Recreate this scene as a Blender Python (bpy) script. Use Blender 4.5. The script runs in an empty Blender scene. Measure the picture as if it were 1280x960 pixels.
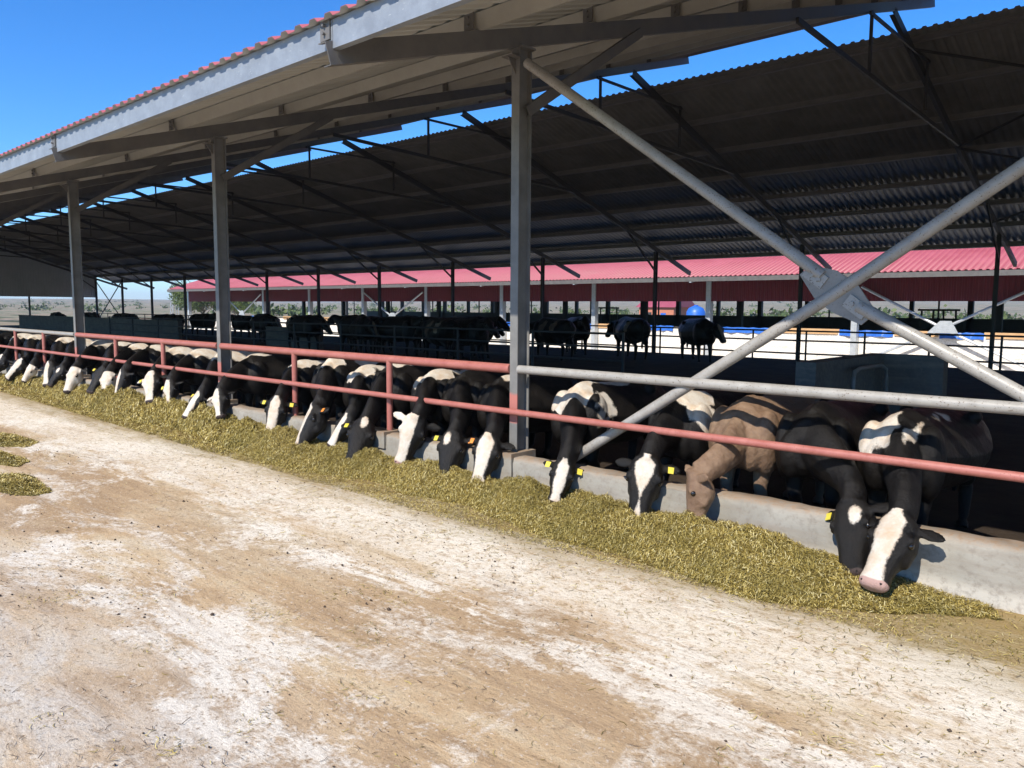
import bpy, math, random
import numpy as np
from mathutils import Vector, Matrix
random.seed(7); rng = np.random.default_rng(7)
R = math.radians
SC = bpy.context.scene
COL = SC.collection

# ------------------------------------------------------------------ camera, sky, sun, exposure
cam = bpy.data.objects.new('camera', bpy.data.cameras.new('camera'))
COL.objects.link(cam)
fw = Vector((-0.67007, 0.73577, -0.09818)); rt = Vector((0.73888, 0.67380, 0.00668)); up = Vector((-0.07108, 0.06807, 0.99515))
m3 = Matrix((rt, up, -fw)).transposed()
cam.matrix_world = Matrix.Translation((5.076, -5.650, 1.86)) @ m3.to_4x4()
cam.data.sensor_width = 36; cam.data.lens = 27.24
cam.data.clip_start = 0.05; cam.data.clip_end = 9000
SC.camera = cam

SUNV = Vector((0.16, -1.0, 0.955)).normalized()          # direction TO the sun
world = bpy.data.worlds.new('World'); SC.world = world; world.use_nodes = True
wn = world.node_tree.nodes; wl = world.node_tree.links
sky = wn.new('ShaderNodeTexSky'); sky.sky_type = 'NISHITA'; sky.sun_disc = False
sky.sun_elevation = math.asin(SUNV.z); sky.sun_rotation = math.atan2(SUNV.x, SUNV.y)
sky.altitude = 900; sky.air_density = 1.0; sky.dust_density = 0.1; sky.ozone_density = 3.0
bg = wn['Background']; bg.inputs['Strength'].default_value = 0.125
hs = wn.new('ShaderNodeHueSaturation'); hs.inputs['Saturation'].default_value = 1.32
tn = wn.new('ShaderNodeMix'); tn.data_type = 'RGBA'; tn.blend_type = 'MULTIPLY'; tn.inputs[0].default_value = 1; tn.inputs[7].default_value = (.68, 1.0, 1.28, 1)
wl.new(sky.outputs[0], hs.inputs['Color']); wl.new(hs.outputs[0], tn.inputs[6]); wl.new(tn.outputs[2], bg.inputs['Color'])
sun = bpy.data.objects.new('sun', bpy.data.lights.new('sun', 'SUN')); COL.objects.link(sun)
sun.data.energy = 5.0; sun.data.angle = R(0.53); sun.data.color = (1.0, 0.93, 0.82)
sun.rotation_euler = SUNV.to_track_quat('Z', 'Y').to_euler()
SC.view_settings.view_transform = 'Standard'; SC.view_settings.look = 'None'
SC.view_settings.exposure = 0.47; SC.view_settings.gamma = 1; SC.view_settings.use_curve_mapping = False
SC.render.engine = 'CYCLES'
SC.cycles.volume_bounces = 0; SC.cycles.max_bounces = 6; SC.cycles.diffuse_bounces = 4; SC.cycles.glossy_bounces = 2

# ------------------------------------------------------------------ material helpers
class NT:
    def __init__(s, name):
        s.m = bpy.data.materials.new(name); s.m.use_nodes = True
        s.n = s.m.node_tree.nodes; s.l = s.m.node_tree.links
        s.b = s.n['Principled BSDF']; s.tc = s.n.new('ShaderNodeTexCoord')
    def link(s, a, b): s.l.new(a, b)
    def mp(s, scale=(1,1,1), loc=(0,0,0), rot=(0,0,0), src='Object'):
        k = s.n.new('ShaderNodeMapping'); s.link(s.tc.outputs[src], k.inputs[0])
        k.inputs['Scale'].default_value = scale; k.inputs['Location'].default_value = loc; k.inputs['Rotation'].default_value = rot
        return k.outputs[0]
    def noise(s, vec, scale, detail=5, rough=.55, dist=0):
        k = s.n.new('ShaderNodeTexNoise'); s.link(vec, k.inputs['Vector'])
        k.inputs['Scale'].default_value = scale; k.inputs['Detail'].default_value = detail
        k.inputs['Roughness'].default_value = rough; k.inputs['Distortion'].default_value = dist
        return k.outputs['Fac']
    def ramp(s, fac, stops, interp='LINEAR'):
        k = s.n.new('ShaderNodeValToRGB'); s.link(fac, k.inputs[0]); e = k.color_ramp; e.interpolation = interp
        while len(e.elements) < len(stops): e.elements.new(.5)
        for el, (p, c) in zip(e.elements, stops):
            el.position = p; el.color = (c, c, c, 1) if isinstance(c, (int, float)) else (*c, 1)
        return k.outputs[0]
    def mix(s, fac, a, b, mode='MIX'):
        k = s.n.new('ShaderNodeMix'); k.data_type = 'RGBA'; k.blend_type = mode
        for inp, v in ((k.inputs[0], fac), (k.inputs[6], a), (k.inputs[7], b)):
            if isinstance(v, bpy.types.NodeSocket): s.link(v, inp)
            elif isinstance(v, (int, float)) and inp.type == 'VALUE': inp.default_value = v
            else: inp.default_value = (*v, 1) if not isinstance(v, (int, float)) else (v, v, v, 1)
        return k.outputs[2]
    def math(s, op, a, b=0.0, c=None, clamp=False):
        k = s.n.new('ShaderNodeMath'); k.operation = op; k.use_clamp = clamp
        for i, v in enumerate((a, b) if c is None else (a, b, c)):
            if isinstance(v, bpy.types.NodeSocket): s.link(v, k.inputs[i])
            else: k.inputs[i].default_value = v
        return k.outputs[0]
    def xyz(s, src='Object'):
        k = s.n.new('ShaderNodeSeparateXYZ'); s.link(s.tc.outputs[src], k.inputs[0]); return k.outputs
    def attr(s, name):
        k = s.n.new('ShaderNodeAttribute'); k.attribute_name = name; return k.outputs['Fac']
    def bump(s, h, strength=.3, dist=.01):
        k = s.n.new('ShaderNodeBump'); s.link(h, k.inputs['Height']); k.inputs['Strength'].default_value = strength
        k.inputs['Distance'].default_value = dist; s.link(k.outputs[0], s.b.inputs['Normal']); return k
    def col(s, c):
        if isinstance(c, bpy.types.NodeSocket): s.link(c, s.b.inputs['Base Color'])
        else: s.b.inputs['Base Color'].default_value = (*c, 1)
    def rm(s, rough, metal=0, spec=None):
        if isinstance(rough, bpy.types.NodeSocket): s.link(rough, s.b.inputs['Roughness'])
        else: s.b.inputs['Roughness'].default_value = rough
        s.b.inputs['Metallic'].default_value = metal
        if spec is not None: s.b.inputs['Specular IOR Level'].default_value = spec

def metal_paint(name, c, c2, rough=.5, metal=0.0, scale=6, spots=None, spec=.5):
    t = NT(name); v = t.mp()
    f = t.noise(v, scale, 6, .65); col = t.mix(t.ramp(f, [(.3, 0), (.7, 1)]), c, c2)
    g = t.noise(v, scale*9, 3, .6)
    if spots: col = t.mix(t.ramp(g, [(.615, 0), (.66, 1)]), col, spots)
    t.col(col); t.rm(t.ramp(f, [(.3, rough-.08), (.7, min(1, rough+.12))]), metal, spec); t.bump(g, .12, .002)
    return t.m
M = {}
M['galv'] = metal_paint('galvanised_steel', (.42,.45,.48), (.55,.58,.60), .42, .35, 9, (.25,.22,.20))
M['grey_steel'] = metal_paint('grey_painted_steel', (.17,.16,.145), (.25,.24,.22), .5, 0, 7, (.16,.13,.11))
M['dark_steel'] = metal_paint('dark_painted_steel', (.035,.035,.037), (.055,.055,.055), .6, 0, 7)
M['brown_steel'] = metal_paint('grey_brown_steel', (.10,.095,.09), (.15,.14,.13), .55, 0, 4)
M['tube'] = metal_paint('light_grey_tube_paint', (.25,.235,.21), (.34,.325,.30), .4, 0, 8, (.12,.09,.07))
M['red_rail'] = metal_paint('faded_red_rail_paint', (.30,.095,.075), (.38,.14,.115), .45, 0, 10, (.22,.07,.05))
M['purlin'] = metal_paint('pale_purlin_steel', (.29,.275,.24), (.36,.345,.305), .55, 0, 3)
M['purlin_dark'] = metal_paint('shaded_purlin_steel', (.19,.185,.175), (.26,.25,.24), .5, 0, 3)  # darker copy of the purlin colour, with the inner roof's shade put in
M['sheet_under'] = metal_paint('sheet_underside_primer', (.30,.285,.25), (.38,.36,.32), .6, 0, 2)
M['sheet_under_dark'] = metal_paint('shaded_sheet_underside', (.125,.124,.12), (.20,.197,.19), .45, 0, 1.3)  # same sheet underside, with the shade of the far slopes put into its colour
M['roof_red'] = metal_paint('red_roof_sheet', (.29,.055,.075), (.36,.085,.115), .5, 0, .7)
M['clad_red'] = metal_paint('dark_red_wall_sheet', (.13,.014,.021), (.17,.022,.032), .5, 0, 1)
M['gable_grey'] = metal_paint('grey_wall_sheet', (.38,.40,.41), (.46,.48,.49), .5, 0, 1)
M['blue'] = metal_paint('blue_plastic', (.02,.10,.45), (.03,.16,.6), .4, 0, 3)
M['tan_board'] = metal_paint('tan_timber', (.45,.27,.13), (.6,.38,.2), .7, 0, 3)
M['tag_yellow'] = metal_paint('yellow_tag_plastic', (.58,.47,.04), (.66,.54,.07), .4, 0, 20)
M['tag_orange'] = metal_paint('orange_tag_plastic', (.62,.20,.03), (.7,.26,.05), .4, 0, 20)
M['brick'] = metal_paint('red_brick_far', (.42,.15,.09), (.5,.2,.12), .8, 0, 3)
M['black_rubber'] = metal_paint('black_machine_paint', (.02,.02,.02), (.04,.04,.04), .6, 0, 3)

def mat_concrete(name, base=(.24,.225,.19), base2=(.35,.33,.285), stain=None, top=None, foot=None):
    t = NT(name); v = t.mp()
    a = t.noise(v, 2.2, 7, .6, .3); b = t.noise(v, 22, 6, .7); c = t.noise(t.mp((.6,6,6)), 3, 4, .6)
    col = t.mix(t.ramp(a, [(.3, 0), (.7, 1)]), base, base2)
    col = t.mix(t.ramp(c, [(.45, 0), (.75, .55)]), col, (.24,.20,.16))
    if top:
        z = t.xyz()[2]; nz = t.math('ADD', z, t.math('MULTIPLY', t.math('SUBTRACT', b, .5), .06))
        col = t.mix(t.math('MULTIPLY', t.ramp(t.math('MULTIPLY_ADD', nz, 12, -top*12+.5, clamp=True), [(.3,0),(.8,1)]), t.ramp(b, [(.3,.35),(.6,.85)])), col, (.25,.165,.10))
    if foot:
        z = t.xyz()[2]; nz = t.math('ADD', z, t.math('MULTIPLY', t.math('SUBTRACT', a, .5), .12))
        col = t.mix(t.ramp(nz, [(foot*.5, .7), (foot, 0)]), col, (.56,.52,.45))
    col = t.mix(t.ramp(b, [(.35, .5), (.5, 0)]), col, (.2,.17,.14))
    t.col(col); t.rm(.9, 0, .2); t.bump(t.mix(.5, a, b), .5, .012)
    return t.m
M['kerb'] = mat_concrete('stained_kerb_concrete', top=.385, foot=.16)
M['concrete'] = mat_concrete('grey_concrete', (.095,.09,.083), (.155,.148,.137))
M['white_wall'] = mat_concrete('pale_block_wall', (.72,.69,.64), (.80,.77,.72))

# ------------------------------------------------------------------ mesh helpers
class MB:
    def __init__(s): s.v = []; s.f = []; s.mi = []
    def add(s, vs, fs, mi=0):
        o = len(s.v); s.v += [tuple(v) for v in vs]; s.f += [tuple(i+o for i in f) for f in fs]; s.mi += [mi]*len(fs); return s
    def box(s, x0, x1, y0, y1, z0, z1, mi=0):
        vs = [(x,y,z) for z in (z0,z1) for y in (y0,y1) for x in (x0,x1)]
        return s.add(vs, [(0,2,3,1),(4,5,7,6),(0,1,5,4),(2,6,7,3),(0,4,6,2),(1,3,7,5)], mi)
    def frame(s, p, q, upv=(0,0,1)):
        p = Vector(p); q = Vector(q); t = (q-p).normalized(); u = Vector(upv); u = (u - t*u.dot(t)).normalized(); w = t.cross(u)
        return p, q, t, u, w
    def poly(s, p, q, prof, upv=(0,0,1), mi=0):
        # prof: closed list of (w,u) offsets extruded p->q
        p, q, t, u, w = s.frame(p, q, upv); n = len(prof)
        vs = [p + w*a + u*b for a, b in prof] + [q + w*a + u*b for a, b in prof]
        fs = [(i, (i+1) % n, n+(i+1) % n, n+i) for i in range(n)] + [tuple(range(n))[::-1], tuple(range(n, 2*n))]
        return s.add(vs, fs, mi)
    def beam(s, p, q, w, h, upv=(0,0,1), mi=0):
        return s.poly(p, q, [(-w/2,-h/2),(w/2,-h/2),(w/2,h/2),(-w/2,h/2)], upv, mi)
    def ibeam(s, p, q, w, h, tf=.012, tw=.009, upv=(0,0,1), mi=0):
        a=w/2; b=h/2; c=tw/2; d=b-tf
        return s.poly(p, q, [(-a,-b),(a,-b),(a,-d),(c,-d),(c,d),(a,d),(a,b),(-a,b),(-a,d),(-c,d),(-c,-d),(-a,-d)], upv, mi)
    def cbeam(s, p, q, w, h, t=.006, lip=.02, upv=(0,0,1), side=1, mi=0):
        a=w*side; b=h/2; t2=t*side
        pr = [(0,-b),(a,-b),(a,-b+lip),(a-t2,-b+lip),(a-t2,-b+t),(t2,-b+t),(t2,b-t),(a-t2,b-t),(a-t2,b-lip),(a,b-lip),(a,b),(0,b)]
        return s.poly(p, q, pr, upv, mi)
    def tube(s, p, q, r, n=16, upv=(0,0,1), mi=0):
        p_ = Vector(p); q_ = Vector(q)
        if abs((q_-p_).normalized().dot(Vector(upv))) > .99: upv = (1,0,0)
        return s.poly(p, q, [(r*math.cos(i*2*math.pi/n), r*math.sin(i*2*math.pi/n)) for i in range(n)], upv, mi)
    def path(s, pts, r, n=10, mi=0):
        P = [Vector(p) for p in pts]; rings = []
        for i, p in enumerate(P):
            t = (P[min(i+1, len(P)-1)] - P[max(i-1, 0)]).normalized()
            u = Vector((0,0,1)) if abs(t.z) < .9 else Vector((1,0,0)); u = (u-t*u.dot(t)).normalized(); w = t.cross(u)
            rr = r[i] if hasattr(r, '__len__') else r
            rings.append([p + (w*math.cos(a)+u*math.sin(a))*rr for a in [k*2*math.pi/n for k in range(n)]])
        vs = [v for rg in rings for v in rg]; fs = []
        for i in range(len(P)-1):
            for k in range(n): fs.append((i*n+k, i*n+(k+1) % n, (i+1)*n+(k+1) % n, (i+1)*n+k))
        fs += [tuple(range(n))[::-1], tuple(range((len(P)-1)*n, len(P)*n))]
        return s.add(vs, fs, mi)
    def build(s, name, mats, parent=None, smooth=False, loc=None):
        me = bpy.data.meshes.new(name); me.from_pydata(s.v, [], s.f)
        mats = mats if isinstance(mats, (list, tuple)) else [mats]
        for m in mats: me.materials.append(m)
        if len(mats) > 1: me.polygons.foreach_set('material_index', s.mi)
        if smooth: me.shade_smooth() if smooth is True else me.shade_smooth()
        if smooth == 'angle': me.set_sharp_from_angle(angle=R(35))
        me.update()
        o = bpy.data.objects.new(name, me); COL.objects.link(o)
        if parent is not None: o.parent = parent
        if loc is not None: o.location = loc
        return o
def tag(o, label, cat=None, group=None, kind=None):
    if label: o['label'] = label
    if cat: o['category'] = cat
    if group: o['group'] = group
    if kind: o['kind'] = kind
    return o
def empty(name, loc=(0,0,0)):
    o = bpy.data.objects.new(name, None); COL.objects.link(o); o.location = loc; o.empty_display_size = .2; return o
def qmesh(name, V, F, mat, parent=None):            # numpy verts (n,3), quads (m,4)
    me = bpy.data.meshes.new(name); nv, nf = len(V), len(F); k = F.shape[1]
    me.vertices.add(nv); me.vertices.foreach_set('co', V.astype(np.float32).ravel())
    me.loops.add(nf*k); me.loops.foreach_set('vertex_index', F.astype(np.int32).ravel())
    me.polygons.add(nf); me.polygons.foreach_set('loop_start', np.arange(0, nf*k, k, dtype=np.int32))
    me.polygons.foreach_set('loop_total', np.full(nf, k, dtype=np.int32))
    me.materials.append(mat); me.update(calc_edges=True); me.validate()
    o = bpy.data.objects.new(name, me); COL.objects.link(o)
    if parent is not None: o.parent = parent
    return o
_g = rng.random((64,64))
def vnoise(x, y, s=1.0, off=0.0):                   # smooth value noise for height fields
    x = np.asarray(x)*s+off+100; y = np.asarray(y)*s+off*1.7+100
    xi = np.floor(x).astype(int); yi = np.floor(y).astype(int); fx = x-xi; fy = y-yi
    fx = fx*fx*(3-2*fx); fy = fy*fy*(3-2*fy)
    g = lambda a, b: _g[a % 64, b % 64]
    return (g(xi,yi)*(1-fx)+g(xi+1,yi)*fx)*(1-fy) + (g(xi,yi+1)*(1-fx)+g(xi+1,yi+1)*fx)*fy

# ------------------------------------------------------------------ ground
def terrain():
    ys = np.array([-60,-40,-20,-8,0,6,12,18,22.3,22.6,30,40,60,90,140,220,330,470,650,900,1200,1600,2100,2800,3600])
    xs = np.concatenate([-np.geomspace(4500, 100, 40), np.linspace(-90, 60, 26), np.geomspace(80, 2500, 22)])
    X, Y = np.meshgrid(xs, ys); Z = np.full_like(X, -.02)
    Z = np.where(Y > 22.4, -.72, Z)
    d = np.hypot(X-5, Y+5.6); az = np.arctan2(-(X-5), Y+5.6)      # 0 = straight ahead (+Y), grows to the left
    k = np.interp(az, [0, .45, .8, 1.02, 1.2, 1.4], [.022, .020, .014, .006, .0095, .008])
    hill = k*np.clip(d-420, 0, 2200) * (1+.25*(vnoise(X, Y, 1/260.)-.5)) + (vnoise(X, Y, 1/90.)-.5)*np.clip((d-300)/600, 0, 1)*5
    Z = Z + np.where(Y > 60, hill, hill*np.clip((-X-250)/300, 0, 1))
    ny, nx = X.shape; V = np.stack([X, Y, Z], -1).reshape(-1, 3)
    i = np.arange(ny-1)[:, None]*nx+np.arange(nx-1)[None]; F = np.stack([i, i+1, i+nx+1, i+nx], -1).reshape(-1, 4)
    t = NT('dry_scrub_land'); v = t.mp()
    a = t.noise(t.mp((1,2.2,1)), .02, 9, .75); b = t.noise(t.mp((1,3,1)), .07, 7, .75)
    c = t.ramp(a, [(.32, (.14,.15,.085)), (.45, (.25,.235,.15)), (.54, (.32,.235,.17)), (.62, (.19,.20,.115)), (.7, (.36,.31,.23))])
    c = t.mix(t.ramp(b, [(.50, 0), (.58, .9)]), c, (.07,.09,.04)); t.col(c); t.rm(1, 0, .1)
    o = qmesh('ground', V, F, t.m); tag(o, None, kind='structure'); return o
terrain()
# thin daylight haze over the plain; the sky lies outside it
hz = MB().box(-5200, 3000, -120, 4200, -3, 75).build('haze', bpy.data.materials.new('thin_air')); tag(hz, None, kind='stuff')
hm_ = hz.data.materials[0]; hm_.use_nodes = True; hn = hm_.node_tree.nodes; hn.clear()
ho = hn.new('ShaderNodeOutputMaterial'); hv = hn.new('ShaderNodeVolumePrincipled'); hv.inputs['Color'].default_value = (.80,.88,1,1); hv.inputs['Density'].default_value = .00028
hm_.node_tree.links.new(hv.outputs[0], ho.inputs['Volume'])

def distant_shrubs():
    rr = np.random.default_rng(11); N = 750; d = 200+1500*rr.random(N)**1.6; az = rr.uniform(-.15, 1.42, N)
    x = 5-np.sin(az)*d; y = -5.6+np.cos(az)*d; ok = (y > 62) & (vnoise(x, y, 1/120., 4) > .50); x, y, d = x[ok], y[ok], d[ok]; n = len(x)
    k = np.interp(np.arctan2(-(x-5), y+5.6), [0,.45,.8,1.02,1.2,1.4], [.022,.020,.014,.006,.0095,.008]); z = -.7+k*np.clip(d-420, 0, 2200)
    m = 34; c = np.stack([x, y, z], -1)[:, None]; sz_ = rr.uniform(.7, 2.4, n)[:, None, None]
    off = rr.normal(size=(n, m, 3))*np.array([.75,.75,.38])+np.array([0,0,.5]); P = c+off*sz_; u = rr.normal(size=(n, m, 3)); u /= np.linalg.norm(u, axis=-1, keepdims=True)
    v_ = np.cross(u, rr.normal(size=(n, m, 3))); v_ /= np.linalg.norm(v_, axis=-1, keepdims=True); u *= .34*sz_; v_ *= .25*sz_
    V = np.stack([P-u, P-v_, P+u, P+v_], 2).reshape(-1, 3); o = qmesh('distant_shrubs', V, np.arange(len(V)).reshape(-1, 4), M['leaf2']); tag(o, 'dark green shrubs dotted over the plain behind the barns', 'shrubs', kind='stuff')

def mat_yard():
    t = NT('dusty_concrete_yard'); v = t.mp(); 
    vs = t.mp((.35, 1.1, 1), rot=(0,0,R(-9))); vt = t.mp((.5, 5.0, 1), rot=(0,0,R(-14)))
    big = t.noise(vs, .75, 7, .62, .6); mid = t.noise(vs, 3.1, 8, .72, .8); streak = t.noise(vt, 1.5, 6, .65, .4)
    fine = t.noise(v, 34, 6, .75); grit = t.noise(v, 120, 3, .8)
    f = t.math('ADD', t.math('MULTIPLY', big, .62), t.math('ADD', t.math('MULTIPLY', mid, .25), t.math('MULTIPLY', streak, .22)))
    n12 = t.noise(v, 11, 7, .75, .3)
    f = t.math('ADD', f, t.math('ADD', t.math('MULTIPLY', t.math('SUBTRACT', fine, .5), .16), t.math('MULTIPLY', t.math('SUBTRACT', n12, .5), .20)))
    col = t.ramp(f, [(.40, (.62,.55,.43)), (.48, (.57,.45,.29)), (.55, (.50,.355,.205)), (.62, (.37,.25,.14)), (.72, (.50,.375,.235))])
    # lime-washed white patches
    w = t.noise(t.mp((.5,1,1), loc=(3.1,7.7,0), rot=(0,0,R(-12))), 1.15, 8, .74, .5)
    w = t.math('ADD', w, t.math('ADD', t.math('MULTIPLY', t.math('SUBTRACT', fine, .5), .18), t.math('MULTIPLY', t.math('SUBTRACT', n12, .5), .16)))
    col = t.mix(t.ramp(w, [(.50, 0), (.58, .92)]), col, (.76,.70,.59))
    # grey-white worn concrete toward the foreground left
    xyz = t.xyz(); near = t.math('MULTIPLY_ADD', xyz[1], -1.1, -3.9, clamp=True)
    left = t.math('MULTIPLY_ADD', xyz[0], -.55, 1.9, clamp=True)
    g = t.math('MULTIPLY', t.math('MULTIPLY', near, left), t.ramp(mid, [(.35, 1), (.6, .25)]))
    col = t.mix(g, col, (.56,.515,.445))
    n_y = t.math('ADD', xyz[1], t.math('MULTIPLY', t.math('SUBTRACT', t.math('ADD', w, t.math('MULTIPLY', streak, .6)), .8), 2.2))
    wb = t.ramp(t.math('MULTIPLY_ADD', n_y, .25, 1.0, clamp=True), [(.40,0),(.52,1),(.72,1),(.80,0)])
    col = t.mix(t.math('MULTIPLY', wb, t.ramp(n12, [(.36,.15),(.52,.75)])), col, (.76,.70,.59))
    bb = t.ramp(t.math('MULTIPLY_ADD', n_y, .25, 1.0, clamp=True), [(.16,0),(.26,1),(.38,1),(.44,0)])
    col = t.mix(t.math('MULTIPLY', bb, t.ramp(n12, [(.40,.65),(.58,.15)])), col, (.36,.25,.15))
    # brown mud streaks
    col = t.mix(t.math('MULTIPLY', t.ramp(streak, [(.52, 0), (.70, .55)]), t.ramp(big, [(.4, .2), (.6, 1)])), col, (.33,.235,.145))
    col = t.mix(t.ramp(n12, [(.34, .65), (.45, 0)]), col, (.31,.21,.125))
    col = t.mix(t.ramp(fine, [(.34, .8), (.45, 0)]), col, (.20,.135,.08))
    col = t.mix(t.ramp(fine, [(.58, 0), (.68, .6)]), col, (.78,.73,.64))
    col = t.mix(t.ramp(grit, [(.28, .75), (.40, 0)]), col, (.13,.09,.06))
    # olive stain of feed juice next to the kerb
    e = t.math('ADD', xyz[1], t.math('MULTIPLY', t.math('SUBTRACT', mid, .5), 1.1))
    col = t.mix(t.math('MULTIPLY', t.ramp(t.math('MULTIPLY_ADD', e, .9, 1.55, clamp=True), [(.25, 0), (.75, .9)]), t.ramp(fine, [(.3,.5),(.55,1)])), col, (.26,.19,.075))
    # fine hair cracks
    vo = t.n.new('ShaderNodeTexVoronoi'); vo.feature = 'DISTANCE_TO_EDGE'; vo.inputs['Scale'].default_value = .55
    dv = t.n.new('ShaderNodeVectorMath'); dv.operation = 'ADD'; t.link(v, dv.inputs[0])
    nz = t.n.new('ShaderNodeTexNoise'); nz.inputs['Scale'].default_value = 2; t.link(v, nz.inputs['Vector']); t.link(nz.outputs['Color'], dv.inputs[1])
    t.link(dv.outputs[0], vo.inputs['Vector'])
    col = t.mix(t.math('MULTIPLY', t.ramp(vo.outputs['Distance'], [(.0, .25), (.004, 0)]), t.ramp(big, [(.45,0),(.55,1)])), col, (.2,.15,.1))
    t.col(col); t.rm(.92, 0, .15)
    h = t.math('ADD', t.math('MULTIPLY', mid, .8), t.math('ADD', t.math('MULTIPLY', fine, .55), t.math('MULTIPLY', n12, .6)))
    t.bump(h, .6, .03)
    return t.m
M['yard'] = mat_yard()
def yard():
    xs = np.concatenate([np.linspace(-84, -20, 40), np.linspace(-19, 9, 190), np.linspace(10, 30, 10)]); ys = np.concatenate([np.linspace(-24, -7, 12), np.linspace(-6.8, .0, 90)])
    X, Y = np.meshgrid(xs, ys); Z = .012*(vnoise(X, Y, 1.3)-.5)+.006*(vnoise(X, Y, 5.)-.5)
    V = np.stack([X, Y, Z], -1).reshape(-1, 3); nx = len(xs); i = np.arange(len(ys)-1)[:, None]*nx+np.arange(nx-1)[None]
    F = np.stack([i, i+1, i+nx+1, i+nx], -1).reshape(-1, 4)
    o = qmesh('feed_alley', V, F, M['yard']); o.data.shade_smooth(); tag(o, None, kind='structure')
yard()
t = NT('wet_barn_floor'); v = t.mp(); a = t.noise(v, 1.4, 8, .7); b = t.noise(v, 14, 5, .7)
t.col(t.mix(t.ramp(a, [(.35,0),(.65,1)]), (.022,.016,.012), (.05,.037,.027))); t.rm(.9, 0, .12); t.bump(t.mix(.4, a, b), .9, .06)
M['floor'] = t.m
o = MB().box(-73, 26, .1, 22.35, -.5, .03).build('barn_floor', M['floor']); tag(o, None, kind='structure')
t = NT('sunlit_service_road'); v = t.mp(); a = t.noise(v, .5, 7, .65)
t.col(t.mix(t.ramp(a, [(.35,0),(.65,1)]), (.62,.58,.52), (.72,.68,.62))); t.rm(.95, 0, .1)
o = MB().add([(-110,22.6,-.71),(45,22.6,-.71),(45,31.5,-.71),(-110,31.5,-.71)], [(0,1,2,3)]).build('service_road', t.m); tag(o, None, kind='structure')

# ------------------------------------------------------------------ the barn
BAY = 6.0; S = .305
def zr(y): return 4.31 + S*y              # underside of the near rafters
def zf(y): return 4.15 + .31*(21.78-y)     # underside of the far rafters
def corrugated(name, x0, x1, pA, pB, period=.2, h=.03, mats=None, parent=None, gap=.003):
    """pA, pB = (y,z) at both ends of the slope; ridges run from A to B, profile along X; top and bottom skins 3 mm apart"""
    n = int(round((x1-x0)/period)); xs = []; hs = []
    for i in range(n):
        for a, b in ((0,0),(.38,0),(.50,1),(.82,1),(.94,0)):
            xs.append(x0+(i+a)*period); hs.append(b*h)
    xs.append(x1); hs.append(0); xs = np.array(xs); hs = np.array(hs)
    A = Vector((0,)+pA); B = Vector((0,)+pB); d = (B-A).normalized(); nrm = Vector((1,0,0)).cross(d); nrm = nrm if nrm.z > 0 else -nrm
    def row(P, off): return np.stack([xs, np.full_like(xs, P.y)+nrm.y*(hs+off), np.full_like(xs, P.z)+nrm.z*(hs+off)], -1)
    V = np.concatenate([row(A, gap), row(B, gap), row(A, 0), row(B, 0)]); k = len(xs); i = np.arange(k-1)
    F = np.concatenate([np.stack([i, i+1, i+k+1, i+k], -1), np.stack([i+2*k, i+3*k, i+3*k+1, i+2*k+1], -1),
                        np.stack([i, i+2*k, i+2*k+1, i+1], -1), np.stack([i+k, i+k+1, i+3*k+1, i+3*k], -1)])
    o = qmesh(name, V, F, mats[0], parent); o.data.materials.append(mats[1])
    mi = np.zeros(len(F), np.int32); mi[k-1:2*(k-1)] = 1; o.data.polygons.foreach_set('material_index', mi); o.data.update(); return o

barn = empty('cattle_barn'); tag(barn, 'long open-sided steel cattle barn with corrugated roof and open ridge over the feeding cows', 'barn')
XR = 25.0; XL = -72.3
PUR = .15; RD = .17                         # purlin and rafter depth
def near_sheet_z(y): return zr(y)+RD*1.05+PUR*1.05+.004
def far_sheet_z(y): return zf(y)+RD*1.05+PUR*1.05+.004
corrugated('roof_sheet', XL, XR, (-2.16, near_sheet_z(-2.16)), (13.55, near_sheet_z(13.55)), mats=(M['roof_red'], M['sheet_under']), parent=barn)
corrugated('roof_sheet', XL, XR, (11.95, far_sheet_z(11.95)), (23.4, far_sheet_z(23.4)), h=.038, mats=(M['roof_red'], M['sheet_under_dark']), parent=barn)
# fascia (outermost galvanised purlin)
t = NT('galvanised_fascia'); v = t.mp((1,1,1)); a = t.noise(v, 5, 6, .7); b = t.noise(t.mp((3,1,8)), 6, 5, .7)
c = t.mix(t.ramp(a, [(.35,0),(.65,1)]), (.20,.222,.25), (.27,.30,.335)); c = t.mix(t.ramp(b, [(.64,0),(.70,.45)]), c, (.7,.7,.68))
t.col(c); t.rm(.5, .15); M['fascia'] = t.m
fz = near_sheet_z(-2.1)
f = MB(); 
xs_join = [XL] + [ -72 + BAY*k for k in range(0, 17) if -72+BAY*k > XL+.5] + [XR]
for a, b in zip(xs_join[:-1], xs_join[1:]): f.cbeam((a+.003, -2.10, fz-.115), (b-.003, -2.10, fz-.115), .06, .21, .005, .02, side=-1)
f.build('fascia_channel', M['fascia'], barn)
# purlins
ny = [-.55, 1.2, 2.95, 4.7, 6.45, 8.2, 9.95, 11.7, 13.35]
for i, y in enumerate(ny):
    b = MB(); z = zr(y)+RD*1.05+PUR/2
    b.cbeam((XL, y, z), (XR, y, z), .06, PUR, .005, .02, upv=(0,-S,1), side=-1)
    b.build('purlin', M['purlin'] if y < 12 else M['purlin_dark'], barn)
fy = [12.15, 13.75, 15.35, 16.95, 18.55, 20.15, 21.7, 23.25]
for i, y in enumerate(fy):
    b = MB(); z = zf(y)+RD*1.05+PUR/2
    b.cbeam((XL, y, z), (XR, y, z), .06, PUR, .005, .02, upv=(0,.33,1), side=1)
    b.build('purlin', M['purlin_dark'], barn)
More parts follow.
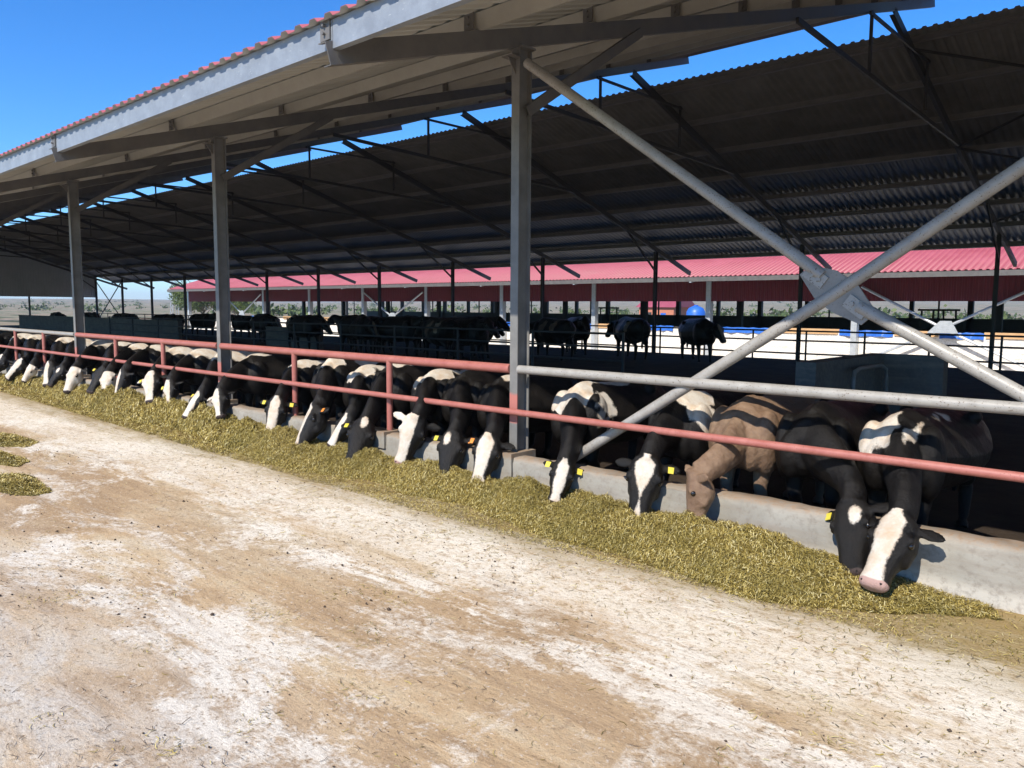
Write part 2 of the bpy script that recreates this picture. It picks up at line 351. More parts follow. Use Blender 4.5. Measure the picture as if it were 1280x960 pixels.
# column paint: grey steel with a band of red overspray where the lower rail is welded on
t = NT('grey_column_paint'); v = t.mp(); a = t.noise(v, 4, 7, .65); z = t.xyz(); b = t.noise(v, 30, 4, .7)
c = t.mix(t.ramp(a, [(.3,0),(.7,1)]), (.12,.118,.112), (.20,.195,.185)); c = t.mix(t.ramp(b, [(.63,0),(.7,.6)]), c, (.15,.12,.1))
zz = t.math('ADD', z[2], t.math('MULTIPLY', t.math('SUBTRACT', a, .5), .10))
band = t.math('MULTIPLY', t.ramp(t.math('MULTIPLY', zz, .5), [(.355,0),(.362,1),(.498,1),(.51,0)]), t.ramp(t.math('ADD', z[1], .5), [(.525,1),(.55,0)]))
c = t.mix(t.math('MULTIPLY', band, .85), c, (.42,.13,.10)); t.col(c); t.rm(.5, 0); M['column'] = t.m
CX0 = -.05
for k in range(-4, 13):
    X = -BAY*k
    x = X+CX0
    c = MB().ibeam((x, .09, .10), (x, .09, zr(.09)-.012), .10, .18, .012, .012, upv=(0,1,0))
    c.box(x-.09, x+.09, -.01, .19, zr(.09)-.026, zr(.09)-.008)
    co = c.build('column', M['column'], barn)
    if k in (-1,0,1,2,3):
        pl = MB().box(x-.07, x+.07, -.12, -.002, zr(0)-.10, zr(0)-.09).add([(x-.004,-.12,zr(0)-.09),(x-.004,-.005,zr(0)-.09),(x-.004,-.005,zr(0)-.24),(x+.004,-.12,zr(0)-.09),(x+.004,-.005,zr(0)-.09),(x+.004,-.005,zr(0)-.24)], [(0,1,2),(5,4,3),(0,3,4,1),(1,4,5,2),(2,5,3,0)])
        pl.build('cap_bracket', M['brown_steel'], co)
    r = MB()
    r.cbeam((x+.045, -2.14, zr(-2.14)+RD*.525), (x+.045, 13.5, zr(13.5)+RD*.525), .09, RD, .008, .008, upv=(0,0,1), side=1 if False else -1)
    ro = r.build('rafter', M['brown_steel'], barn)
    for y in ([-2.07]+ny[:8] if k < 7 else []):
        cl = MB()
        z = zr(y)+RD*1.05; cl.beam((x-.03, y-.04, z+.002), (x-.03, y-.04, z+.15), .012, .12, upv=(1,0,0))
        for q in (.05,.11): cl.tube((x-.03,y-.052,z+q),(x-.03,y-.07,z+q), .012, 6)
        cl.build('purlin_cleat', M['brown_steel'], ro)
    if k in range(-1, 13):
        r = MB(); r.cbeam((x+.045, 24.55, zf(24.55)+RD*.525), (x+.045, 10.85, zf(10.85)+RD*.525), .09, RD, .008, .008, side=1); r.build('rafter', M['dark_steel'], barn)
    # knee brace on the near column
    b = MB().cbeam((x+.062, .12, 3.74), (x+.062, 2.05, zr(2.05)+.03), .05, .10, .008, .008, side=-1)
    b.poly((x+.064,.02,3.72),(x+.076,.02,3.72), [(-.02,-.14),(-.30,-.02),(-.30,.12),(-.02,.16)], upv=(0,0,1)) if False else None
    b.build('knee_brace', M['brown_steel'], barn)
    # far post, its brace, ties and struts
    MB().ibeam((x, 21.78, -.7), (x, 21.78, zf(21.78)-.002), .10, .17, .012, .012, upv=(0,1,0)).build('post', M['dark_steel'], barn)
    b = MB().beam((x+.06, 21.68, 3.35), (x+.06, 19.6, zf(19.6)-.0), .04, .08); b.build('knee_brace', M['dark_steel'], barn)
    b = MB()
    b.beam((x+.075, 6.25, zr(6.25)+.0), (x+.075, 16.3, zf(16.3)+.06), .05, .085); b.build('tie_bar', M['dark_steel'], barn)
    b = MB(); b.beam((x+.11, 9.3, 7.15), (x+.11, 13.1, 7.16), .04, .06); b.build('tie_bar', M['dark_steel'], barn)
    for yy in (9.45, 13.05):
        MB().beam((x+.09, yy, 6.15), (x+.09, yy, 7.22), .05, .05, upv=(1,0,0)).build('strut', M['dark_steel'], barn)
# roof-plane bracing in the first far bays
for (xa, ya, xb, yb) in ((-.05,16.2,6,11.9),(-.05,11.9,6,16.2),(-.05,16.2,6,20.5),(-.05,20.8,6,16.4)):
    MB().tube((xa, ya, zf(ya)-.03), (xb-.05, yb, zf(yb)-.06), .03, 8).build('roof_brace', M['dark_steel'], barn)
# far-end gable cladding and braces
def gable(x, y0, y1, topf, zb, per=.2):
    n = int((y1-y0)/per); vs = []; fs = []
    ysg = []; hs = []
    for i in range(n):
        for a, b in ((0,0),(.38,0),(.5,1),(.82,1),(.94,0)): ysg.append(y0+(i+a)*per); hs.append(b*.03)
    for y, h in zip(ysg, hs): vs += [(x+h, y, zb), (x+h, y, topf(y)), (x+h-.004, y, zb), (x+h-.004, y, topf(y))]
    for i in range(len(ysg)-1):
        a = i*4; fs += [(a, a+4, a+5, a+1), (a+2, a+3, a+7, a+6)]
    return vs, fs
g = MB(); g.add(*gable(-72.1, -.1, 21.9, lambda y: min(near_sheet_z(y), far_sheet_z(y))+.0, 2.53)); g.build('gable_cladding', M['gable_grey'], barn)
g = MB(); [g.beam((-72.2, -.1, z), (-72.2, 21.9, z), .05, .1) for z in (2.6, 4.3)]
[g.beam((-72.2, y, 0), (-72.2, y, near_sheet_z(y)-.1 if y < 11 else far_sheet_z(y)-.1), .12, .16, upv=(1,0,0)) for y in (5.4, 10.8, 16.3)]
g.build('gable_frame', M['dark_steel'], barn)
for (za, zb) in ((.4, 4.0), (4.0, .4)):
    MB().beam((-72.05, 21.8, za), (-66.05, 21.8, zb), .04, .09).build('cross_brace', M['dark_steel'], barn)
# large X brace of grey tube in the first bay (plane of the columns)
xc, zc = 3.02, 1.99
def xb(xa, za, xb_, zb_, r=.046): 
    b = MB(); b.tube((xa, .06, za), (xb_, .06, zb_), r, 20); return b
xbr = empty('cross_brace', (xc, .06, 0)); xbr.parent = barn
def px(o): o.parent = xbr; o.matrix_parent_inverse = Matrix.Translation((-xc, -.06, 0)); return o
for q in (xb(.04, 4.17, xc-.10, zc+.115*1.0), xb(xc+.16, zc-.105, 5.9, .42), xb(.55, .38, xc, zc-.01), xb(xc, zc-.01, 5.9, 4.0)):
    px(q.build('brace_tube', M['tube'], None, smooth='angle'))
dA = Vector((2.98, 0, -2.18)).normalized(); dB = Vector((2.45, 0, 1.62)).normalized()
c0 = Vector((xc, 0, zc))
nA = Vector((-dA.z, 0, dA.x))
pp = [c0+dA*u_*.88+nA*v_*.80 for u_, v_ in ((-.30,.06),(-.33,-.07),(-.08,-.17),(.10,-.16),(.33,-.10),(.36,.06),(.10,.16),(-.10,.15))]
g = MB(); n = len(pp)
g.add([(p.x, .048, p.z) for p in pp]+[(p.x, .064, p.z) for p in pp], [tuple(range(n)), tuple(range(n, 2*n))[::-1]]+[(i, n+i, n+(i+1) % n, (i+1) % n) for i in range(n)])
px(g.build('gusset_plate', M['grey_steel']))
for s_ in (-1, 1):
    g = MB()
    for dd in (.15, .21):
        c_ = c0+dA*dd*s_; g.tube((c_.x, .048, c_.z), (c_.x, .022, c_.z), .018, 6, upv=(0,0,1))
    e1 = c0+dA*.10*s_; e2 = c0+dA*.27*s_; g.beam((e1.x, .041, e1.z), (e2.x, .041, e2.z), .012, .10, upv=(0,0,1))
    px(g.build('splice_plate', M['tube']))

# ------------------------------------------------------------------ kerb and rails
kerb = empty('feed_kerb'); tag(kerb, 'low stained concrete kerb wall the cows reach over, running under the red rails', 'kerb')
def kerb_block(x0, x1, parent):
    step = .08 if x0 > -14 else .4
    n = max(2, int((x1-x0)/step)); xs = np.linspace(x0, x1, n)
    prof = [(-.115,-.05),(-.118,.12),(-.120,.25),(-.118,.35),(-.112,.385),(-.095,.402),(-.03,.408),(.06,.405),(.085,.39),(.09,.2),(.09,-.05)]
    k = len(prof); V = np.zeros((n, k, 3))
    for j, (y, z) in enumerate(prof):
        V[:, j, 0] = xs; V[:, j, 1] = y; V[:, j, 2] = z
        if 0 < j < k-1:
            V[:, j, 1] += .018*(vnoise(xs, np.full(n, j*3.3), 5)-.5)+.010*(vnoise(xs, np.full(n, j*7.7), 15)-.5)
        if 3 <= j <= 8: V[:, j, 2] += .022*(vnoise(xs, np.full(n, j*1.3), 4)-.5)+.016*(vnoise(xs, np.full(n, j*4.1), 13)-.6)
    V = V.reshape(-1, 3); i = np.arange(n-1)[:, None]*k+np.arange(k-1)[None]
    F = np.stack([i, i+1, i+k+1, i+k], -1).reshape(-1, 4)[:, ::-1]
    o = qmesh('kerb_section', V, F, M['kerb'], parent); o.data.shade_smooth(); o.data.set_sharp_from_angle(angle=R(50))
for k in range(-4, 12):
    kerb_block(-BAY*k-BAY+.055, -BAY*k-.155, kerb)
    f = MB().box(-BAY*k-.15, -BAY*k+.05, -.135, .23, -.1, .435); f.build('column_footing', M['kerb'], kerb)

fence = empty('feed_fence'); tag(fence, 'long pipe feed fence of faded red and grey rails between the barn columns', 'fence')
YR = -.045
for k in range(-4, 12):
    x1 = -BAY*k-.105; x0 = x1-BAY+.11
    MB().tube((x0-.02, YR, .84), (x1+.0, YR, .84), .034, 16).build('lower_rail', M['red_rail'], fence, smooth='angle') if False else None
MB().tube((-72, YR-.03, .842), (26, YR-.03, .842), .032, 16).build('lower_rail', M['red_rail'], fence, smooth='angle')
for k in range(-4, 12):
    x1 = -BAY*k-.105; x0 = -BAY*(k+1)+.005
    grey = (k in (-1, 2, 5, 8))
    r = .047 if not grey else .042
    MB().tube((x0, .02, 1.255), (x1, .02, 1.255), r, 16).build('upper_rail', M['tube' if grey else 'red_rail'], fence, smooth='angle')
    if k != -1:
        for j in (1, 2):
            xx = -BAY*k - 2.0*j
            MB().tube((xx, .01, .30), (xx, .01, 1.25), .037, 14).build('rail_post', M['red_rail'], fence, smooth='angle')
            MB().beam((xx, -.02, .842), (xx, -.06, .842), .05, .04).build('bracket', M['red_rail'], fence)
        if k in (0, 1):
            MB().box(-BAY*k-2.0-.10, -BAY*k-2.0+.09, -.15, .12, .24, .43).build('post_footing', M['kerb'], kerb) if k == 0 else None
# weld plate on the cross brace


# far side fence of the barn
ff = empty('far_pen_fence', (0, 21.6, 0)); tag(ff, 'dark three-rail pen fence along the far side of the barn', 'fence')
for z in (.30, .76, 1.10):
    MB().tube((-71.9, 0, z), (25, 0, z), .03, 8).build('rail', M['dark_steel'], ff)
for i in range(49):
    MB().tube((24-1.98*i, 0, -.5), (24-1.98*i, 0, 1.12), .035, 8).build('fence_post', M['dark_steel'], ff)
mf = empty('inner_pen_fence', (0, 11.0, 0)); tag(mf, 'dark pipe pen fence dividing the shaded middle of the barn', 'fence')
for z in (.5, .85, 1.2): MB().tube((-40, 0, z), (-6.2, 0, z), .028, 8).build('rail', M['dark_steel'], mf)
for i in range(12): MB().tube((-40+3.07*i, 0, 0), (-40+3.07*i, 0, 1.24), .04, 8).build('fence_post', M['dark_steel'], mf)
# concrete partition behind the two right-hand cows, with bent pipe hoop
pt = empty('concrete_partition', (1.9, 4, 0)); tag(pt, 'grey concrete partition wall with a bent pipe hoop, behind the two nearest black cows', 'wall')
p = MB().box(-.35, -.12, -1.0, 1.6, -.1, 1.27).box(-.12, .60, 1.37, 1.60, -.1, 1.27)
p.build('wall_panel', M['concrete'], pt)
MB().path([(.02,-.2,.2),(.02,-.2,1.06),(.02,-.15,1.13),(.02,.0,1.16),(.02,.8,1.16),(.02,1.0,1.1),(.02,1.05,.95),(.02,1.05,.5)], .026).build('pipe_hoop', M['grey_steel'], pt, smooth=True)
o = MB().path([(0,0,-.1),(0,0,.9),(0,.02,1.15),(0,.12,1.33),(0,.4,1.38),(0,.8,1.38)], [.25,.25,.25,.24,.2,.1], 16).build('water_trough_block', M['concrete'], None, smooth='angle', loc=(4.35, 5.5, 0))
tag(o, 'rounded grey concrete block inside the barn at the right edge', 'concrete block')
# low inner walls
o = MB().box(-64, -36.5, 13.2, 13.4, 0, .98).box(-64, -36.5, 13.17, 13.43, .98, 1.04).build('low_wall_or_band', M['concrete']); tag(o, 'low grey inner wall in front of the leftmost dark cattle', 'wall')
o = MB().box(-27.5, -23.2, 13.2, 13.4, 0, .86).box(-27.5, -23.2, 13.17, 13.43, .86, .92).build('low_wall_or_band', M['concrete']); tag(o, 'short low grey inner wall in front of one dark cow, right of the second column', 'wall')

# ------------------------------------------------------------------ second barn with red roof
GZ = -.70; CY = 31.2
shed = empty('red_roof_barn', (0, CY, GZ)); tag(shed, 'second cattle barn with pink-red corrugated roof and dark red wall band beyond the first', 'barn')
SXL = -73.9; SXR = 30
def sz(y): return 4.60 + .31*y        # local: y from the column line
inv = Matrix.Translation((0, -CY, -GZ))
a = corrugated('roof_sheet', SXL, SXR, (-2.0, sz(-2.0)+.16), (11.5, sz(11.5)+.16), period=.25, h=.04, mats=(M['roof_red'], M['sheet_under']), parent=shed)
a = corrugated('roof_sheet', SXL, SXR, (10.6, sz(10.6)+.0), (23.5, sz(10.6)-.31*12.9), period=.25, h=.04, mats=(M['roof_red'], M['sheet_under_dark']), parent=shed)
MB().box(SXL, SXR, -2.06, -1.98, sz(-2)-.07, sz(-2)+.14).build('fascia_channel', M['brown_steel'], shed)
vs = []; fs = []; nn = int((SXR-SXL)/.2)
w = MB(); xs_ = []; hs_ = []
for i in range(nn):
    for q, b in ((0,0),(.38,0),(.5,1),(.82,1),(.94,0)): xs_.append(SXL+.4+(i+q)*.2); hs_.append(b*.03)
for x, h in zip(xs_, hs_): vs += [(x, -.08-h, 2.95), (x, -.08-h, sz(-.1)+.1)]
fs = [(2*i, 2*i+2, 2*i+3, 2*i+1) for i in range(len(xs_)-1)]
w.add(vs, fs); w.build('wall_band', M['clad_red'], shed)
for i in range(15):
    X = -7.28+7.35*3-7.35*i
    if X < SXL: continue
    MB().box(X-.13, X+.13, -.16, .16, 0, sz(0)).build('column', M['galv'], shed)
    b = MB().poly((X-.06, 0, 0), (X+.06, 0, 0), [(2.05, sz(-2.0)-.12), (2.05, sz(-2.0)+.02), (.0, sz(0)+.02), (.0, sz(0)-.42)], upv=(0,0,1)); b.build('rafter_tail', M['galv'], shed)
    MB().box(X-.17, X+.17, 21.9, 22.2, 0, 4.2).build('post', M['dark_steel'], shed)
    MB().box(X-3.75, X-3.5, 21.9, 22.2, 0, 4.2).build('post', M['dark_steel'], shed); MB().box(X-1.95, X-1.85, 21.9, 22.0, 0, 3.5).build('post', M['dark_steel'], shed)
    MB().box(X-3.85, X-3.55, 11, 11.3, 0, 6.4).build('post', M['dark_steel'], shed)
MB().box(SXL, SXR, 21.9, 22.1, 3.45, 4.15).build('beam', M['dark_steel'], shed)
MB().box(SXL, SXR, 21.9, 22.1, 0, 2.02).build('low_wall_or_band', M['black_rubber'], shed)  # added black band standing in for dark feed rails and cattle, not a wall
MB().box(SXL, SXR, .3, 22.5, -.3, .03).build('floor_slab', M['floor'], shed)
for X in (-3.6, -40.35, -62.4, -25.65-36.75+44.1):
    if X not in (-3.6, -40.35, -62.4): continue
    cb = MB()
    for s_ in (-1, 1):
        cb.tube((X, -.2, 1.80), (X+s_*3.4, -.2, 3.6), .06, 10); cb.tube((X, -.2, 1.80), (X+s_*3.4, -.2, .15), .06, 10)
    cb.add([(X-.6,-.28,1.6),(X+.6,-.28,1.6),(X+.32,-.28,2.12),(X-.12,-.28,2.12),(X-.6,-.26,1.6),(X+.6,-.26,1.6),(X+.32,-.26,2.12),(X-.12,-.26,2.12)], [(0,1,2,3),(7,6,5,4),(0,4,5,1),(1,5,6,2),(2,6,7,3),(3,7,4,0)])
    cb.build('cross_brace', M['galv'], shed)
o = MB().box(SXL+.5, SXR, .25, .45, -.05, 1.57).build('block_wall', M['white_wall'], None, loc=(0, CY, GZ)); tag(o, 'long low pale wall in bright sun in front of the red-roofed barn', 'wall')
x = -71.0; i = 0; blu = []
names = []
while x < 6:
    L = random.uniform(1.6, 3.4); kind = ['blue', 'tan'][i % 2]
    if random.random() < .82:
        mb = MB(); n = 10
        if kind == 'blue':
            pts = []
            for j in range(n+1):
                xx = x + L*j/n; pts.append((xx, -.02+.05*math.sin(j*2.1+i), .0+.05*abs(math.sin(j*1.3+i))))
            for j in range(n):
                a_, b_ = pts[j], pts[j+1]
                mb.add([(a_[0], .22+a_[1]-.02, -.24+a_[2]), (b_[0], .22+b_[1]-.02, -.24+b_[2]), (b_[0], .24, .03+b_[2]), (a_[0], .24, .03+a_[2]), (a_[0], .50, .02+a_[2]*.6), (b_[0], .50, .02+b_[2]*.6), (a_[0], .22+a_[1]-.01, -.13)], [(0,1,2,3),(3,2,5,4)])
        else:
            mb.box(x, x+L, .20, .52, .004, .09); mb.box(x+.06, x+L-.06, .19, .235, -.16, .003)
        names.append((kind, mb, x+L/2))
    x += L; i += 1
for kind, mb, xc_ in names:
    o = mb.build('plastic_sheet' if kind == 'blue' else 'timber_board', M['blue' if kind == 'blue' else 'tan_board'], None, loc=(0, CY, GZ+1.57))
    if kind == 'blue': tag(o, 'length of blue plastic sheet folded over the top of the pale sunlit wall', 'plastic sheet', 'blue sheets on the pale wall')
    else: tag(o, 'length of tan timber board lying along the top of the pale sunlit wall', 'board', 'tan boards on the pale wall')
# things beyond the second barn
def water_tank():
    r = empty('water_tank', (-49.2, 92, -.9)); tag(r, 'round blue plastic water tank seen through the second barn', 'water tank')
    rad = [1.25,1.3,1.34,1.3,1.34,1.3,1.3,1.0,.5,.35]; zz = [.6,.7,1.0,1.15,1.5,1.65,2.3,2.85,3.1,3.15]
    MB().path([(0,0,z) for z in zz], rad, 24).build('tank_body', M['blue'], r, smooth='angle'); MB().tube((0,0,3.14),(0,0,3.3),.3,16).build('lid', M['blue'], r)
    MB().box(-1.4,1.4,-1.4,1.4,0,.6).build('stand', M['brown_steel'], r)
water_tank()
h = empty('brick_house', (-57.5, 95, -.8)); tag(h, 'small red brick house with red roof seen through the second barn', 'house')
MB().box(-3,3,0,6,0,2.9).build('wall', M['brick'], h)
MB().add([(-3.4,-.4,2.85),(3.4,-.4,2.85),(3.4,6.4,2.85),(-3.4,6.4,2.85),(-3.4,3,4.6),(3.4,3,4.6)], [(0,1,5,4),(2,3,4,5),(0,4,3),(1,2,5),(0,3,2,1)]).build('roof', M['roof_red'], h)
MB().box(-1.8,-.8,-.04,-.005,1,2.1).build('window', M['black_rubber'], h); MB().box(.8,1.7,-.04,-.005,0,2.0).build('door', M['blue'], h)
def tractor(loc, rz, lab):
    r = empty('tractor', loc); r.rotation_euler.z = rz; tag(r, lab, 'tractor')
    MB().box(-.35,.35,-1.6,.2,.9,1.5).build('engine_hood', M['black_rubber'], r)
    MB().tube((.25,-1.2,1.5),(.25,-1.2,2.2),.04,8).build('exhaust', M['black_rubber'], r)
    c = MB()
    for x_ in (-.6,.6):
        for y_ in (.2,1.4): c.beam((x_,y_,1.2),(x_*.9,y_,2.5),.07,.07, upv=(0,1,0))
    c.box(-.7,.7,.1,1.5,2.5,2.6); c.box(-.6,.6,.2,1.4,.9,1.3); c.build('cab', M['black_rubber'], r)
    for x_ in (-.85,.6):
        MB().tube((x_,1.0,.8),(x_+.3,1.0,.8),.8,24).build('rear_wheel', M['black_rubber'], r); MB().tube((x_+.03,-1.2,.45),(x_+.25,-1.2,.45),.45,20).build('front_wheel', M['black_rubber'], r)
tractor((-4.9, 37, -.67), R(40), 'black tractor with cab frame standing inside the second barn, behind the tube cross')
tractor((-24.5, 37, -.67), R(100), 'dark tractor inside the second barn, seen right of the near column')
# lattice pylon at left
py = empty('pylon', (-190, 82, -1)); tag(py, 'slim lattice pylon on the plain at the far left', 'pylon')
p = MB()
for sx in (-1,1):
    for sy in (-1,1): p.beam((sx*.8,sy*.8,0),(sx*.15,sy*.15,12),.1,.1, upv=(1,0,0))
for j in range(8):
    z = j*1.5; w0 = .8-.65*z/12; w1 = .8-.65*(z+1.5)/12; p.beam((-w0,-w0,z),(w1,-w1,z+1.5),.06,.06); p.beam((w0,-w0,z),(-w1,-w1,z+1.5),.06,.06)
for z in (9, 11): p.beam((-2,0,z),(2,0,z),.1,.1)
p.build('lattice', M['gable_grey'], py)

# trees
def leaf_mat(name, c1, c2):
    t = NT(name); g = t.n.new('ShaderNodeNewGeometry'); t.col(t.mix(g.outputs['Random Per Island'], c1, c2)); t.rm(.6, 0, .3)
    t.b.inputs['Subsurface Weight'].default_value = .0; return t.m
M['leaf'] = leaf_mat('light_green_leaves', (.07,.11,.025), (.16,.20,.05)); M['leaf2'] = leaf_mat('green_leaves', (.045,.075,.02), (.10,.13,.035))
t = NT('tree_bark'); t.col(t.mix(t.noise(t.mp((4,4,1)), 6, 5), (.10,.075,.05), (.2,.16,.12))); t.rm(.9); M['bark'] = t.m
def tree(loc, h, w, label, leaf='leaf', n=5200, seed=0):
    rr = np.random.default_rng(seed); r = empty('broadleaf_tree', loc); tag(r, label, 'tree')
    tr = MB(); tr.path([(0,0,0),(.05,.05,h*.2),(0,0,h*.5)], [.2,.15,.08], 8)
    cl = []
    for i in range(16):
        a = rr.uniform(0, 2*math.pi); e = rr.uniform(.25, 1); d = rr.uniform(.25, .8)
        c = np.array([math.cos(a)*w*.5*d, math.sin(a)*w*.5*d, h*(.3+.6*e*(1-.35*d))]); cl.append((c, rr.uniform(.13,.24)*w))
        tr.path([(0,0,h*rr.uniform(.1,.4)), tuple(c*.6+np.array([0,0,h*.1])), tuple(c)], [.07,.05,.02], 6)
    tr.build('trunk', M['bark'], r)
    V = []; 
    for i in range(n):
        c, rad = cl[rr.integers(len(cl))]; dd = rr.normal(size=3); dd /= np.linalg.norm(dd)
        p = c + dd*rad*rr.uniform(.4, 1.1)*np.array([1,1,.8]); u = rr.normal(size=3); u /= np.linalg.norm(u); v_ = np.cross(u, rr.normal(size=3)); v_ /= np.linalg.norm(v_)
        s = rr.uniform(.07,.14)*w/6; V += [p-u*s*1.3, p-v_*s*.6, p+u*s*1.3, p+v_*s*.6]
    V = np.array(V); F = np.arange(len(V)).reshape(-1, 4); qmesh('crown', V, F, M[leaf], r)
distant_shrubs()
tree((-137.5, 61, -.9), 7.6, 7.5, 'light green bushy tree left of the red-roofed barn', 'leaf', seed=1)
tree((-127.5, 59, -.9), 6.0, 8, 'darker green tree just right of the light green one, under the red barn eave', 'leaf2', seed=2)
tree((-121, 62, -.9), 4.8, 6, 'small green tree partly behind the second barn column', 'leaf', seed=3)

# ------------------------------------------------------------------ cattle
def coat(name, dark, dark2, light, nose, seed):
    t = NT(name); v = t.mp(loc=(seed, 0, 0)); n1 = t.noise(v, 9, 4, .6); n2 = t.noise(v, 70, 4, .7); hair = t.noise(t.mp((14, 3, 3), loc=(seed,0,0)), 30, 3, .7)
    w = t.math('ADD', t.attr('white'), t.math('ADD', t.math('MULTIPLY', t.math('SUBTRACT', n1, .5), .05), t.math('MULTIPLY', t.math('SUBTRACT', n2, .5), .03)))
    wm = t.ramp(t.math('MULTIPLY_ADD', w, 4, .5, clamp=True), [(.47,0),(.53,1)])
    dk = t.mix(t.ramp(n1, [(.35,0),(.7,1)]), dark, dark2); lt = t.mix(t.ramp(n1, [(.45,0),(.75,1)]), light, tuple(c*k for c, k in zip(light, (.85,.70,.56))))
    dirt = t.noise(v, 3.3, 6, .7); lt = t.mix(t.ramp(dirt, [(.5,0),(.7,.55)]), lt, (.45,.30,.17))
    lt = t.mix(t.ramp(n2, [(.3,.35),(.5,0)]), lt, (.4,.33,.26))
    c = t.mix(wm, dk, lt)
    c = t.mix(t.ramp(t.attr('nose'), [(.4,0),(.6,1)]), c, nose); c = t.mix(t.ramp(t.attr('pit'), [(.4,0),(.6,1)]), c, (.012,.008,.008))
    t.col(c); t.rm(t.ramp(n1, [(.3,.33),(.7,.52)]), 0, .24); fold = t.noise(t.mp((1.5, 9, 5), rot=(R(35),0,0), loc=(seed,0,0)), 3.2, 3, .5, .6)
    t.bump(t.mix(.35, t.mix(.5, n2, hair), fold), .85, .018)
    return t.m
BLK = (.004,.0037,.0037); BLK2 = (.011,.009,.0075); WHT = (.60,.55,.475)
COATS = [coat('holstein_coat', BLK, BLK2, WHT, (.05,.035,.032), i*3.7) for i in range(3)]
COAT_PINK = coat('holstein_coat_pink_nose', BLK, BLK2, WHT, (.42,.27,.235), 2.2)
COAT_BROWN = coat('brown_curly_coat', (.16,.098,.062), (.25,.165,.105), (.50,.34,.21), (.26,.18,.15), 5.1)
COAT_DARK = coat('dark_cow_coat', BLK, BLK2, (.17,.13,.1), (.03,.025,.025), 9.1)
t = NT('wet_eye'); t.col((.008,.006,.005)); t.rm(.08, 0, .8); M['eye'] = t.m

def ring(c, lat, upv, a, b, e=.92, narrow=0., n=18):
    out = []
    for i in range(n):
        th = 2*math.pi*i/n; cs, sn = math.cos(th), math.sin(th)
        x = math.copysign(abs(cs)**e, cs)*a*(1-narrow*max(0, sn)); z = math.copysign(abs(sn)**e, sn)*b
        out.append(c+lat*x+upv*z)
    return out
def loft(mb, rings):
    n = len(rings[0]); vs = [v for r in rings for v in r]; fs = []
    for i in range(len(rings)-1):
        for k in range(n): fs.append((i*n+k, i*n+(k+1) % n, (i+1)*n+(k+1) % n, (i+1)*n+k))
    c0 = sum(rings[0], Vector())/n; c1 = sum(rings[-1], Vector())/n; vs += [c0, c1]; a = len(vs)-2
    for k in range(n): fs.append((a, (k+1) % n, k)); fs.append((a+1, (len(rings)-1)*n+k, (len(rings)-1)*n+(k+1) % n))
    mb.add(vs, fs)
def ell(mb, c, ax, r, n=12):
    c = Vector(c); rings = []
    for i in range(1, n):
        ph = math.pi*i/n; rings.append(ring(c+ax[2]*r[2]*math.cos(ph), ax[0], ax[1], r[0]*math.sin(ph), r[1]*math.sin(ph), 1, 0, 14))
    loft(mb, rings)
AX = (Vector((1,0,0)), Vector((0,1,0)), Vector((0,0,1)))
def bez(p0, p1, p2, p3, t): return p0*(1-t)**3+p1*3*t*(1-t)**2+p2*3*t*t*(1-t)+p3*t**3

